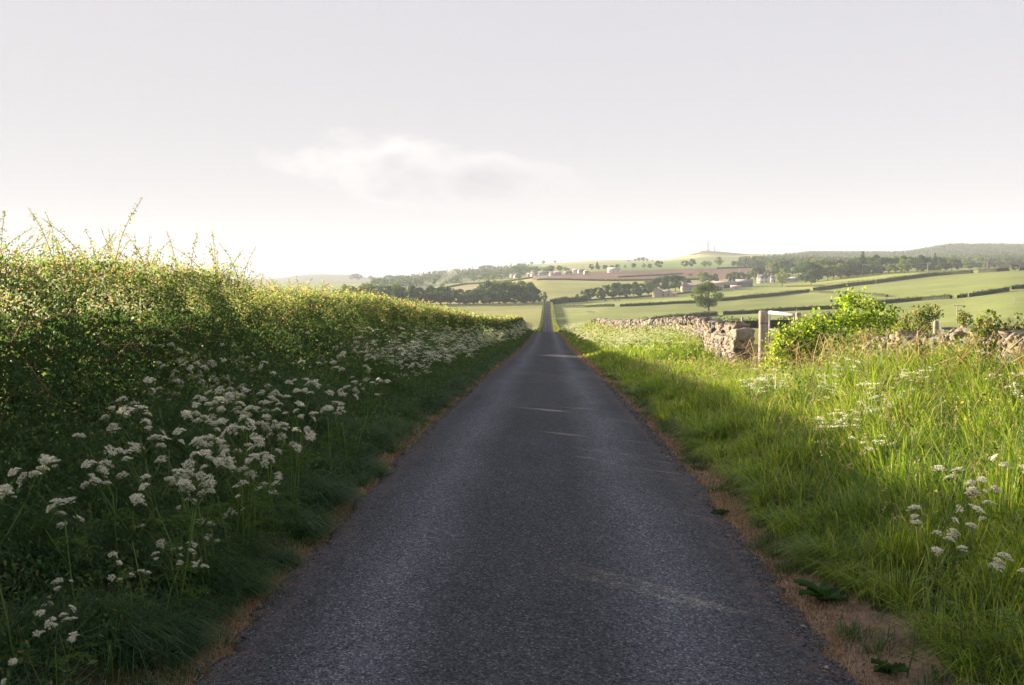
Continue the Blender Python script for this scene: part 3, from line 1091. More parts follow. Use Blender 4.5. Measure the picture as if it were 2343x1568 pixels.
bank_hedge(field_line([(1862, 667), (1940, 656), (1997, 650), (2070, 640), (2141, 631)]), 3.2, 2.6, .42, 38, 'long dark hedge climbing the hillside field in front of the woods', seed=13)
bank_hedge(field_line([(2141, 631), (2225, 625.5), (2280, 622), (2420, 617)]), 3.0, 2.6, .42, 34, 'top of the climbing hillside hedge, broken into bushes', seed=14, gaps=((30, 34), (62, 67), (100, 105)))
bank_hedge(field_line([(1850, 669), (1930, 673), (2030, 680)]), 1.4, 1.6, .42, 26, 'faint low hedge crossing the green field below the climbing hedge', seed=15, cols=[(0.10, 0.135, 0.05), (0.13, 0.16, 0.055)])
bank_hedge(field_line([(1262, 694), (1311, 690.5), (1400, 685), (1500, 678), (1588, 670)]), 1.3, 1.6, .42, 24, 'low hedge at the foot of the wood right of the lane', seed=16)
bank_hedge(field_line([(1800, 657), (1850, 656), (1885, 656)]), 1.3, 1.8, .42, 24, 'low scrubby hedge under the pale roadside tree', seed=17, cols=[(0.09, 0.12, 0.04), (0.13, 0.16, 0.05)])
bank_hedge(field_line([(1230, 642), (1340, 642.5), (1508, 642), (1640, 640)]), 2.0, 3, .8, 12, 'hedge along the lower edge of the ploughed brown field', seed=18)
bank_hedge(field_line([(1415, 635), (1500, 631), (1560, 627)]), 1.6, 3, .8, 10, 'thin dark hedge through the middle of the ploughed field', seed=19)
bank_hedge(field_line([(1640, 616), (1703, 613.5), (1790, 613)]), 2.2, 3, .8, 12, 'thin dark hedge along the top edge of the ploughed field', seed=20)
bank_hedge(field_line([(1000, 663), (1060, 652), (1218, 637)]), 2.2, 3, .9, 10, 'thin hedge along the top of the pale slope behind the left wood', seed=22)
bank_hedge(field_line([(1262, 697), (1300, 693), (1345, 690)]), 4.5, 4, .6, 44, 'tall dark hedge where the distant lane meets the woods', seed=23)


# ------------------------------------------------------------------ dry stone walls
def rock_template(k=4):
    g_ = np.linspace(-1, 1, k + 1)
    V, idx, Q = [], {}, []

    def vid(p):
        key = tuple(np.round(p, 5))
        if key not in idx:
            idx[key] = len(V)
            V.append(p)
        return idx[key]
    for ax_ in range(3):
        for s_ in (-1, 1):
            for i in range(k):
                for j in range(k):
                    c4 = []
                    for (u_, v_) in ((i, j), (i + 1, j), (i + 1, j + 1), (i, j + 1)):
                        p_ = np.zeros(3)
                        p_[ax_] = s_
                        p_[(ax_ + 1) % 3] = g_[u_]
                        p_[(ax_ + 2) % 3] = g_[v_]
                        c4.append(vid(p_))
                    Q.append(c4 if s_ > 0 else c4[::-1])
    return np.array(V), np.array(Q)


RT, RQ = rock_template(4)
RT_S, RQ_S = rock_template(2)
STC = [(0.215, 0.185, 0.145), (0.185, 0.162, 0.13), (0.27, 0.23, 0.18), (0.15, 0.14, 0.125), (0.205, 0.162, 0.12), (0.125, 0.118, 0.108)]


def rock(mb, c, d, rng, rz=0.0, tilt=(0, 0), rough=.13, small=False, rnd=.35, col=None):
    T_, Q_ = (RT_S, RQ_S) if small else (RT, RQ)
    ln = np.linalg.norm(T_, axis=1, keepdims=True)
    V = T_ * (1 - rnd) + T_ / ln * rnd * 1.25
    ph = rng.uniform(0, 6.28, 9)
    V = V + rough * np.stack([np.sin(T_ @ np.array([2.1, 1.3, 3.1]) + ph[0]) + .5 * np.sin(T_ @ np.array([4.7, 5.2, -3.3]) + ph[1]),
                              np.sin(T_ @ np.array([-2.3, 2.9, 1.1]) + ph[2]) + .5 * np.sin(T_ @ np.array([5.1, -4.2, 4.0]) + ph[3]),
                              np.sin(T_ @ np.array([1.7, -2.2, 2.6]) + ph[4]) + .5 * np.sin(T_ @ np.array([-4.4, 4.9, 5.3]) + ph[5])], 1)
    V = V * np.array(d) / 2
    e = np.array(Euler((tilt[0], tilt[1], rz)).to_matrix())
    V = V @ e.T + np.array(c)
    cc = np.array(STC[rng.integers(len(STC))]) * rng.uniform(.8, 1.15) if col is None else np.array(col)
    mb.add(V, q=Q_, col=cc)


def stone_wall(y0, y1, xc, h, label, endface=True, seed=0, ragged=0.0, cs=1.0):
    rng = np.random.default_rng(seed)
    base = np.array([xc, y0, float(H(xc, y0))])
    root = empty('dry_stone_wall', base, label=label, cat='stone wall')
    mb, cp = MB(), MB()
    wd = .56
    y = y0
    # core so that nothing shows through
    ysb = np.arange(y0 + .25, y1, 1.0)
    for ya in ysb:
        z = float(H(xc, ya))
        mb.box(np.array([xc, ya + .5, z + (h - .35) / 2 - .1]) - base, (wd * .72, 1.02, h - .3), col=(0.10, 0.085, 0.07))
    # courses
    z = -.08
    while z < h - .30:
        ch = rng.uniform(.09, .19)
        for side in (-1, 1):
            y = y0 + rng.uniform(0, .1)
            while y < y1:
                far_ = y > 55
                ln = rng.uniform(.22, .5) * (1.7 if far_ else 1)
                hh = ragged * max(0, math.sin(y * .9) + .4 * math.sin(y * 2.3))
                if z < h - .3 - hh:
                    if side < 0 or y < 32:
                        lean = .06 * (z / h)
                        rock(mb, np.array([xc + side * (wd / 2 - .1 - lean) + rng.normal(0, .018), y + ln / 2, float(H(xc, y)) + z + ch / 2]) - base,
                             (.26, ln * 1.03, ch * 1.04), rng, rng.normal(0, .07), rng.normal(0, .04, 2), small=y > 45)
                y += ln
        z += ch
    # end face towards the camera
    if endface:
        zc = float(H(xc, y0))
        z = -.1
        thick = [.13, .09, .11, .08, .12, .07, .10, .26]
        for t_ in thick:
            if t_ > .2:
                rock(mb, np.array([xc - .02, y0 - .02, zc + z + t_ / 2]) - base, (wd * 1.04, .42, t_), rng, .03, (0, .0), .05, rnd=.15, col=(0.25, 0.215, 0.165))
            else:
                k = rng.integers(1, 3)
                for j in range(k):
                    rock(mb, np.array([xc + (j - (k - 1) / 2) * wd / k + rng.normal(0, .02), y0 + rng.normal(0, .02), zc + z + t_ / 2]) - base, (wd / k * 1.05, .36, t_ * .98), rng, 0, rng.normal(0, .03, 2), .07, rnd=.2)
            z += t_
        rock(cp, np.array([xc, y0 - .02, zc + z + .15]) - base, (wd * 1.0, .55, .34), rng, .1, (.06, -.04), .10, rnd=.4, col=(0.27, 0.235, 0.18))
    y = y0 + (.38 if endface else 0)
    while y < y1:
        far_ = y > 55
        ln = rng.uniform(.12, .30) * (1.6 if far_ else 1) * cs
        hh = ragged * max(0, math.sin(y * .9) + .4 * math.sin(y * 2.3))
        drop = .25 if hh > .15 and rng.random() < .6 else 0
        if not drop:
            ht = rng.uniform(.26, .38) * cs
            rock(cp, np.array([xc + rng.normal(0, .03), y, float(H(xc, y)) + h - .30 - hh + ht / 2]) - base, (wd * rng.uniform(.75, 1.02), ln * 1.05, ht), rng, rng.normal(0, .14),
                 (rng.normal(.32, .16), rng.normal(0, .08)), .16, rnd=.28, small=y > 60)
        y += ln
    mb.build('stonework', M_STONE, root)
    cp.build('coping', M_STONE, root)
    return root


stone_wall(29.2, 112, 5.80, 1.27, 'tan dry stone wall with upright coping, squared off beside the round gatepost', True, 31)
stone_wall(6.0, 16.9, 5.75, 1.0, 'slumped bramble covered stone wall right of the bright green bush', False, 32, ragged=.16, cs=.62)


# ------------------------------------------------------------------ gate, posts
def gatepost(px, Y, ztop, r_, label, group=None):
    x = at(px, Y)
    z = float(H(x, Y))
    hh = ztop - z
    root = empty('gatepost', (x, Y, z), label=label, cat='gatepost', group=group)
    mb = MB()
    k = 18
    rng = np.random.default_rng(int(px))
    rows = np.linspace(-.1, hh, 12)
    mb.tube([(0.012 * math.sin(t * 2), 0, t) for t in rows] , [r_ * (1 + .03 * math.sin(3 * t)) for t in rows], k, (0.33, 0.29, 0.25))
    mb.tube([(0.0, 0, hh - .004), (0, 0, hh + .012)], [r_ * .97, r_ * .86], k, (0.40, 0.34, 0.29))
    mb.build('post', M_WOOD, root, True)
    b = MB()
    th = np.linspace(0, 2 * math.pi, 25)
    for zz in (hh - .30, hh - .315):
        b.tube([(math.cos(t) * (r_ + .006), math.sin(t) * (r_ + .006), zz + .01 * math.sin(t)) for t in th], .005, 5, (0.12, 0.09, 0.07))
    b.build('wire', M_METAL, root)
    return root


gatepost(1748, 27.2, 1.85 - 57 * 27.2 / F, .135, 'thick round weathered gatepost beside the squared end of the stone wall')
gatepost(1827, 23.2, 1.85 - 61 * 23.2 / F, .065, 'slimmer pale gatepost half hidden behind the bright green bush')


def gate():
    A = np.array([at(1760, 27.0), 27.0])
    B = np.array([at(1820, 23.3), 23.3])
    zb = float(H(A[0], 27))
    root = empty('field_gate', (A[0], A[1], zb), label='white field gate with level bars, mostly hidden by the bush', cat='gate')
    base = np.array([A[0], A[1], zb])
    top = 1.85 - 64 * 25 / F

    def P(t, z):
        q_ = A * (1 - t) + B * t
        return np.array([q_[0], q_[1], z]) - base
    mb = MB()
    mb.tube([P(0.03, top), P(.97, top + .03)], .048, 8, (0.46, 0.44, 0.40))
    for i, dz in enumerate((.45, .84)):
        mb.tube([P(0.03, top - dz), P(.97, top - dz)], .018, 6, (0.16, 0.16, 0.14))
    mb.build('rails', M_METAL, root)
    m2 = MB()
    for t in (.03, .97):
        m2 = MB()
        m2.tube([P(t, top - .86), P(t, top + .03)], .02, 6, (0.34, 0.33, 0.30))
        m2.build('upright', M_METAL, root)


gate()

stk = None
for px, Y, top, lab in ((1436, 80, 734, 'small wooden fence stake behind the wall, farthest down the slope'),
                        (1460, 62, 734, 'small wooden fence stake behind the wall, just right of the farthest one'),
                        (1477, 57, 734, 'stubby wooden fence stake behind the wall below the lone pair of wire poles'),
                        (1812, 31.5, 735, None), (1699, 33, 734, 'squared fence stake poking above the thick coping near the wall end'),
                        (2143, 16.6, 751, 'short grey fence stake behind the slumped wall among brambles')):
    if lab is None:
        continue
    x = max(at(px, Y), 6.2)
    Yn = Y if at(px, Y) > 6.2 else Y * 6.2 / at(px, Y)
    z = float(H(x, Yn))
    r_ = ray(px, top)
    zt = CAM[2] + Yn * r_[2] / r_[1]
    mb = MB()
    mb.box((0, 0, (zt - z) / 2), (.065, .065, zt - z + .2), .3, (0.27, 0.24, 0.20), .94)
    mb.box((0, 0, zt - z + .108), (.05, .05, .02), .3, (0.32, 0.28, 0.24), .8)
    o = mb.build('fence_stake', M_WOOD)
    o.location = (x, Yn, z)
    tag(o, lab, 'fence post', 'wooden stakes behind the stone wall')


# ------------------------------------------------------------------ bush and brambles
def bush(px, Y, xoff, lobes, n, size, cols, label, cat='bush', name='bush', stems=14, stemcol=(0.16, 0.10, 0.06), seed=0, mat=None):
    rng = np.random.default_rng(seed)
    x0 = at(px, Y) + xoff
    z0 = float(H(x0, Y))
    root = empty(name, (x0, Y, z0), label=label, cat=cat, scale=(1, 1, 1.12 if name == 'bush' else 1.2))
    mb, st = MB(), MB()
    wts = np.array([l_[3] * l_[4] for l_ in lobes], float)
    wts /= wts.sum()
    for (lx, ly, lz, rx, rz_), w_ in zip(lobes, wts):
        m_ = int(n * w_)
        d = unit(rng.normal(size=(m_, 3)))
        rr = rng.random(m_)**.28
        P = np.array([lx, ly, lz]) + d * rr[:, None] * np.array([rx, rx, rz_]) * (1 + .22 * np.sin(d @ np.array([7., 5, 6]) + lx * 9))[:, None]
        P = P[P[:, 2] > .02]
        lq = leaf_quads(P, size * rng.uniform(.55, 1.25, len(P)), .85, rng=rng)
        mb.add(lq, q=quads_idx(len(P)), col=mixcol(cols, len(P), rng, .22))
        for i in range(max(2, int(stems * w_))):
            e_ = np.array([lx, ly, lz]) + unit(rng.normal(size=3)) * np.array([rx, rx, rz_]) * .9
            b_ = np.array([lx * .5 + rng.normal(0, .15), ly * .5, 0])
            md = (b_ + e_) / 2 + [0, 0, .18]
            st.tube([b_, md, e_], [.012, .008, .003], 4, stemcol)
    mb.build('foliage', mat or M_BUSH, root)
    st.build('stems', M_BARK, root)
    return root


BR = [(0.26, 0.38, 0.05), (0.34, 0.45, 0.07), (0.17, 0.28, 0.04), (0.07, 0.13, 0.035), (0.38, 0.40, 0.12)]
bush(1928, 20.0, 0.0, [(-.2, .1, .65, .85, .62), (.55, 0, .75, .75, .65), (-.95, 0, .45, .6, .5), (.35, .1, 1.3, .38, .42), (.05, .0, 1.35, .28, .38), (.85, .1, 1.15, .33, .33),
                        (1.2, 0, .55, .5, .42), (-.85, .3, .6, .6, .5), (-1.1, 0, .75, .28, .3), (-.45, 0, 1.05, .33, .28), (-1.15, -.1, .55, .3, .32), (-.8, .2, .9, .32, .3)], 8500, .070, BR,
     'bright yellow green leafy bush growing in front of the field gate', seed=41, stems=40)
BM = [(0.14, 0.18, 0.055), (0.11, 0.17, 0.05), (0.20, 0.20, 0.09), (0.28, 0.24, 0.15), (0.08, 0.13, 0.04)]
for i, (px, Y, lob, n_, lab) in enumerate((
        (2095, 17.2, [(0, 0, .45, .5, .38), (-.5, 0, .4, .45, .35), (.25, 0, .85, .3, .24), (.5, 0, 1.02, .2, .13)], 3000, 'arching bramble clump between the bright bush and the fallen stones'),
        (2225, 14.2, [(0, 0, .42, .45, .32), (.3, 0, .62, .25, .22), (-.35, 0, .35, .4, .28), (.15, 0, .88, .10, .12)], 2000, 'bramble sprawling over the fallen stones of the wall'),
        (2325, 12.4, [(0, 0, .45, .5, .36), (-.1, 0, .8, .16, .15), (.4, 0, .6, .4, .3)], 2400, 'reddish bramble over the wall cut by the right edge of the picture'),
        (2010, 18.6, [(0, 0, .45, .6, .4), (.5, 0, .4, .5, .35)], 2200, 'low straggly bramble at the dark foot of the bright bush'))):
    bush(px, Y, -.25, lob, int(n_ * 2.2), .042, BM, lab, 'bramble', 'bramble', 26, (0.42, 0.30, 0.20), 50 + i)


# scrubby growth (dead stems, nettles) at the wall foot
def undergrowth():
    rng = np.random.default_rng(77)
    mb = MB()
    # broadleaf weeds mixed through the right verge
    for (y0, y1, nn_, s) in ((3, 12, 5200, .035), (12, 30, 9000, .05), (30, 60, 6000, .085), (60, 125, 5000, .15)):
        y = rng.uniform(y0, y1, nn_)
        x = rng.beta(2.2, 1.0, nn_) * 3.6 + 2.1
        cl = np.sin(x * 2.1 + y * 1.1) + np.sin(y * 2.7 - x) + rng.normal(0, .5, nn_)
        ok = cl > -.2
        x, y = x[ok], y[ok]
        z = H(x, y) + hr(x, y) * rng.uniform(.15, 1.05, len(x))
        mb.add(leaf_quads(np.stack([x, y, z], 1), s * rng.uniform(.6, 1.3, len(x)), .55, rng=rng), q=quads_idx(len(x)),
               col=mixcol([(0.10, 0.17, 0.04), (0.17, 0.22, 0.05), (0.28, 0.26, 0.10), (0.07, 0.12, 0.03)], len(x), rng))
    for (y0, y1, nn_, s) in ((3, 12, 46000, .032), (12, 30, 42000, .045), (30, 60, 14000, .08), (60, 130, 6000, .15)):
        y = rng.uniform(y0, y1, nn_)
        x = -3.8 + rng.beta(1.0, 1.5, nn_) * 2.0
        z = H(x, y) + rng.uniform(.05, 1, nn_) * (.28 + .70 * sstep(-x, 2.0, 3.3)) * (1 + .25 * wob(y * 1.9 + x * 3, 2))
        k_ = unlit(np.stack([x, y, z], 1))
        x, y, z, nn_ = x[k_], y[k_], z[k_], int(k_.sum())
        mb.add(leaf_quads(np.stack([x, y, z], 1), s * rng.uniform(.6, 1.3, nn_), .45, rng=rng), q=quads_idx(nn_),
               col=mixcol([(0.055, 0.12, 0.055), (0.095, 0.16, 0.065), (0.17, 0.22, 0.085), (0.22, 0.19, 0.10)], nn_, rng, .2, [.4, .38, .16, .06]))
    # pale dead stems near the right wall
    for i in range(260):
        y = rng.uniform(8, 24)
        x = rng.uniform(4.6, 5.7)
        z = float(H(x, y))
        a = rng.uniform(0, 6.28)
        ln = rng.uniform(.2, .9)
        h_ = rng.uniform(.4, 1.0)
        pts = [(x, y, z), (x + .25 * ln * math.cos(a), y + .25 * ln * math.sin(a), z + h_ * .6), (x + .8 * ln * math.cos(a), y + .8 * ln * math.sin(a), z + h_), (x + 1.3 * ln * math.cos(a), y + 1.3 * ln * math.sin(a), z + h_ * .75)]
        mb.tube(pts, [.006, .006, .005, .003], 3, (0.46, 0.38, 0.27) if rng.random() < .6 else (0.30, 0.22, 0.14))
    tag(mb.build('undergrowth', M_LEAF), 'tangle of small weeds and dead stems among the verge grass', 'weeds', kind='stuff')


undergrowth()


# ------------------------------------------------------------------ cow parsley
def umbel(rng, rad_=.034, ray_n=12, fl=10, fs=.0085):
    """a compound flower head, origin at the top of its stalk"""
    mb = MB()
    for i in range(ray_n):
        a = i * 2.399
        r_ = rad_ * math.sqrt((i + .3) / ray_n)
        z = .032 - .5 * r_ * r_ / rad_ + rng.normal(0, .003)
        c = np.array([r_ * math.cos(a), r_ * math.sin(a), z])
        mb.tube([(0, 0, 0), c * [.55, .55, .45], c - [0, 0, .003]], .0008, 3, (0.16, 0.24, 0.07))
        k = np.arange(fl) * 2.399
        rr = .0115 * np.sqrt((np.arange(fl) + .2) / fl)
        P = c + np.stack([rr * np.cos(k), rr * np.sin(k), .004 - 30 * rr**2 + rng.normal(0, .0012, fl)], 1)
        Qv = leaf_quads(P, fs * rng.uniform(.8, 1.25, fl), .95, flat=.25, rng=rng)
        mb.add(Qv, q=quads_idx(fl), col=mixcol([(0.68, 0.66, 0.55), (0.55, 0.56, 0.40), (0.76, 0.74, 0.65)], fl, rng, .08))
    return mb


PARS = {}


def parsley_proto(kind, seed):
    rng = np.random.default_rng(seed)
    root = empty('cow_parsley', (0, 0, 0))
    st, lf = MB(), MB()
    g = (0.17, 0.25, 0.08)
    lean = rng.normal(0, .1, 2)
    top = np.array([lean[0], lean[1], .62])
    st.tube([(0, 0, -.03), top * [.4, .4, .5], top], [.0045, .004, .0032], 5, g)
    heads = []
    nb = rng.integers(2, 5)
    for i in range(nb):
        t = rng.uniform(.45, 1)
        p0 = top * t if i else top
        a = rng.uniform(0, 6.28)
        L_ = rng.uniform(.16, .30)
        p1 = p0 + [L_ * .55 * math.cos(a), L_ * .55 * math.sin(a), L_ * .9]
        st.tube([p0, (p0 + p1) / 2 + [0, 0, -.01], p1], [.0028, .0024, .002], 4, g)
        for j in range(rng.integers(1, 4)):
            a2 = a + rng.normal(0, 1.3)
            l2 = rng.uniform(.06, .16)
            p2 = p1 + [l2 * .65 * math.cos(a2), l2 * .65 * math.sin(a2), l2 * rng.uniform(.6, 1.1)]
            st.tube([p1, p2], [.0018, .0014], 3, g)
            heads.append(p2)
    # ferny leaves
    for i in range(4):
        a = rng.uniform(0, 6.28)
        h_ = rng.uniform(.08, .5)
        b_ = top * h_ / .62
        L_ = rng.uniform(.16, .28)
        tip = b_ + [L_ * math.cos(a), L_ * math.sin(a), .04]
        lf.tube([b_, (b_ + tip) / 2 + [0, 0, .05], tip], [.002, .0016, .001], 3, g)
        m_ = 70
        t = rng.random(m_)
        sp_ = (1 - t) * .09 + .008
        sd = rng.uniform(-1, 1, m_) * sp_
        P = b_ * (1 - t)[:, None] + tip * t[:, None] + np.stack([-math.sin(a) * sd, math.cos(a) * sd, .05 * np.sin(t * math.pi) - .15 * np.abs(sd)], 1)
        lf.add(leaf_quads(P, .022 * rng.uniform(.6, 1.2, m_), .4, flat=.4, rng=rng), q=quads_idx(m_), col=mixcol([(0.08, 0.14, 0.04), (0.11, 0.18, 0.05)], m_, rng))
    st.build('stem', M_LEAF, root)
    lf.build('foliage', M_LEAF, root)
    for i, p_ in enumerate(heads):
        key = i % 3
        if key not in PARS:
            PARS[key] = umbel(np.random.default_rng(900 + key), [.029, .023, .034][key]).build('flower_head', M_PETAL, root)
            h_ = PARS[key]
        else:
            h_ = PARS[key].copy()
            COL.objects.link(h_)
            h_.parent = root
        h_.location = p_
        h_.scale = (rng.uniform(.65, 1.2),) * 3
        h_.rotation_euler = (rng.normal(0, .45), rng.normal(0, .45), rng.uniform(0, 6.28))
    return root


def parsley_far(seed):
    """whole plant as one mesh, for those a few pixels tall"""
    rng = np.random.default_rng(seed)
    mb = MB()
    top = np.array([rng.normal(0, .06), rng.normal(0, .06), .6])
    mb.tube([(0, 0, -.03), top], [.006, .004], 3, (0.13, 0.20, 0.06))
    for i in range(9):
        a = rng.uniform(0, 6.28)
        r_ = rng.uniform(.04, .24)
        c = np.array([r_ * math.cos(a), r_ * math.sin(a), rng.uniform(.72, .98)])
        mb.tube([top, c], [.003, .002], 3, (0.13, 0.20, 0.06))
        m_ = 26
        P = c + np.stack([rng.normal(0, .026, m_), rng.normal(0, .026, m_), .012 + rng.normal(0, .006, m_)], 1)
        mb.add(leaf_quads(P, .017 * rng.uniform(.7, 1.2, m_), .9, flat=.4, rng=rng), q=quads_idx(m_), col=mixcol([(0.76, 0.75, 0.66), (0.62, 0.64, 0.48)], m_, rng, .1))
    return mb.build('cow_parsley', M_PETAL)


protoN = [parsley_proto('n', 300 + i) for i in range(5)]
protoF = [parsley_far(400 + i) for i in range(4)]
usedp = set()


def put_parsley(x, y, h, label, group, rng, near=True):
    pr = (protoN if near else protoF)[rng.integers(5 if near else 4)]
    if pr.name in usedp:
        o = copy_tree(pr)
    else:
        o = pr
        usedp.add(pr.name)
    o.location = (x, y, float(H(x, y)))
    o.rotation_euler = (rng.normal(0, .1), rng.normal(0.05, .1), rng.uniform(0, 6.28))
    o.scale = (h * rng.uniform(1.0, 1.2),) * 2 + (h,)
    tag(o, label, 'cow parsley', group)


rp = np.random.default_rng(61)
# drifts in the left verge: given by bearing and height of the flowers in the view, then set on the ground
LN = 'white cow parsley flowering in the shaded grass at the near foot of the hedge'
spotsL = [(40, 1140, 2), (130, 1100, 3), (210, 1105, 3), (260, 1050, 3), (330, 1100, 2), (100, 1390, 3), (150, 1380, 2), (30, 1500, 3), (120, 1290, 2), (190, 1310, 3), (300, 1270, 3), (240, 1240, 1),
          (330, 1270, 1), (370, 1330, 2), (430, 1265, 3), (440, 1170, 3), (500, 1215, 2), (440, 1230, 2), (420, 1050, 3), (480, 1040, 3), (540, 1050, 2), (380, 960, 4), (310, 1000, 2), (520, 1100, 1), (490, 1120, 1),
          (600, 1060, 3), (640, 1020, 2), (700, 940, 4), (730, 1000, 2), (650, 1080, 2), (550, 850, 3), (460, 830, 2), (400, 870, 4), (440, 890, 4), (500, 900, 4), (560, 915, 4), (600, 880, 3), (610, 950, 3),
          (540, 960, 3), (480, 960, 2), (680, 850, 2), (720, 970, 2), (790, 1150, 1), (820, 900, 2), (870, 920, 2)]
cnt = 0
for px, py, k in spotsL:
    for i in range(int(k * (1.0 if py < 1110 and px > 330 else .4) + rp.random() * .9)):
        h = rp.uniform(.75, 1.1) if py < 1150 else rp.uniform(.42, .62)
        # head height h above ground of ~0.1
        qx, qy = px + rp.normal(0, 16), py + rp.normal(0, 12)
        r_ = ray(qx, qy)
        Yc = (h * .85 + .08 - CAM[2]) * r_[1] / r_[2]
        for _ in range(4):
            Xc = CAM[0] + r_[0] / r_[1] * Yc
            Yc = (h * .85 + float(H(Xc, Yc)) - CAM[2]) * r_[1] / r_[2]
        Xc = CAM[0] + r_[0] / r_[1] * Yc
        if Xc < -3.3:
            Yc *= 3.25 / -Xc
            Xc = -3.25
        Xc = min(Xc, -1.85)
        if Yc < 2.8:
            continue
        put_parsley(Xc, Yc, h, LN, 'cow parsley near end of left verge', rp)
        cnt += 1
print('near parsley', cnt)
LM = 'pale cow parsley farther down the lane under the left hedge'
for i in range(105):
    y = rp.uniform(11.5, 36)
    put_parsley(rp.uniform(-3.3, -1.95), y, rp.uniform(.6, 1.0), LM, 'cow parsley farther along left verge', rp, y < 17)
RN = 'sunlit cow parsley standing in the tall grass at the right edge of the picture'
for px, py, k in ((2085, 1175, 2), (2210, 1195, 1), (2165, 1085, 1), (2240, 1110, 1), (2325, 1100, 1), (2335, 1215, 1), (2330, 930, 1), (2340, 940, 1)):
    for i in range(1 if k < 3 or True else k):
        h = rp.uniform(.68, .85)
        r_ = ray(px + rp.normal(0, 14), py + rp.normal(0, 10))
        Yc = (h * .80 + .1 - CAM[2]) * r_[1] / r_[2]
        Xc = CAM[0] + r_[0] / r_[1] * Yc
        put_parsley(Xc, Yc, h, RN, 'cow parsley in tall grass at right', rp)
RM = 'cream cow parsley scattered through the grass between lane and stone wall'
for i in range(64):
    y = rp.uniform(8, 14) if i % 3 == 0 else rp.uniform(33, 50)
    put_parsley(rp.uniform(2.7, 5.3), y, rp.uniform(.6, .85), RM, 'cow parsley between lane and wall', rp, False)
for o in protoN + protoF:
    if o.name not in usedp:
        for ch in list(o.children):
            bpy.data.objects.remove(ch)
        bpy.data.objects.remove(o)


def parsley_mass():
    rng = np.random.default_rng(62)
    mb = MB()
    for (x0, x1, y0, y1, n, hh, s) in ((-3.45, -2.2, 16, 30, 3000, .95, .020), (-3.4, -2.1, 30, 60, 8000, 1.05, .028), (-3.6, -1.9, 60, 150, 9000, 1.1, .055), (2.3, 5.5, 32, 60, 9500, 1.0, .028), (2.0, 5.6, 60, 140, 11000, .95, .055)):
        nc = n // 16
        cx_ = rng.uniform(x0, x1, nc)
        cy_ = rng.uniform(y0, y1, nc)
        keep = (np.sin(cx_ * 2.3 + cy_ * .5) + np.sin(cy_ * .9) + rng.normal(0, .6, nc)) > -.7
        cx_, cy_ = cx_[keep], cy_[keep]
        k = rng.integers(0, len(cx_), n)
        hz = rng.uniform(.5, 1, len(cx_)) * hh
        x = cx_[k] + rng.normal(0, .045, n)
        y = cy_[k] + rng.normal(0, .07, n)
        z = H(x, y) + hz[k] - 6 * (x - cx_[k])**2 + rng.normal(0, .015, n)
        mb.add(leaf_quads(np.stack([x, y, z], 1), s * rng.uniform(.6, 1.2, n), .8, flat=.5, rng=rng), q=quads_idx(n), col=mixcol([(0.70, 0.68, 0.55), (0.58, 0.60, 0.42), (0.45, 0.5, 0.25)], n, rng, .12))
        kk = rng.integers(0, len(cx_), len(cx_))
        P = np.stack([cx_, cy_, H(cx_, cy_)], 1)
        V, Q, T = blades(P, hz, np.full(len(cx_), .006 + s * .1), rng.uniform(0, 6.28, len(cx_)), rng.uniform(0, .2, len(cx_)), rng, 2)
        mb.add(V, q=Q, col=(0.15, 0.21, 0.06))
    tag(mb.build('cow_parsley_drift', M_PETAL), 'creamy mass of distant cow parsley lining both verges down the lane', 'cow parsley', kind='stuff')


parsley_mass()


# broad leaved dock at the right lane edge
def dock(px, py, label, seed, sc_=1.0):
    rng = np.random.default_rng(seed)
    r_ = ray(px, py)
    Y = -(CAM[2]) * r_[1] / r_[2]
    X = CAM[0] + r_[0] / r_[1] * Y
    root = empty('dock_plant', (X, Y, float(H(X, Y))), label=label, cat='dock plant')
    for i in range(16):
        a = rng.uniform(0, 6.28)
        L_, wd = rng.uniform(.10, .21) * sc_, rng.uniform(.03, .055) * sc_
        el = rng.uniform(.25, 1.3)
        K = 9
        V = []
        for t in np.linspace(0, 1, K):
            hw = wd * math.sin(math.pi * min(1, t * .96 + .04))**.7 * (1.1 - .45 * t) / 1.4
            c = np.array([0, L_ * t * math.cos(el * (1 - .4 * t)), L_ * t * math.sin(el) * (1 - .55 * t) + .015])
            rf = .006 * math.sin(t * 19 + i)
            V += [c + [-hw, 0, .016 + rf], c + [-hw * .5, 0, .0], c + [0, 0, -.007], c + [hw * .5, 0, 0], c + [hw, 0, .016 - rf]]
        V = np.array(V)
        e = np.array(Euler((0, rng.normal(0, .25), a)).to_matrix())
        q_ = [[k * 5 + j, k * 5 + j + 1, (k + 1) * 5 + j + 1, (k + 1) * 5 + j] for k in range(K - 1) for j in range(4)]
        mb = MB()
        mb.add(V @ e.T, q=q_, col=np.array([0.045, 0.095, 0.035]) * rng.uniform(.6, 1.4))
        mb.build('leaf', M_BUSH, root, True)


dock(1885, 1375, 'broad leaved dock plant on the bare earth at the right lane edge', 1, 1.15)
dock(2035, 1545, 'low dark leafy weed beside the lane in the bottom right corner', 2, .55)
dock(1650, 1165, 'small leafy weed at the right lane edge, farther up than the dock', 3, .45)


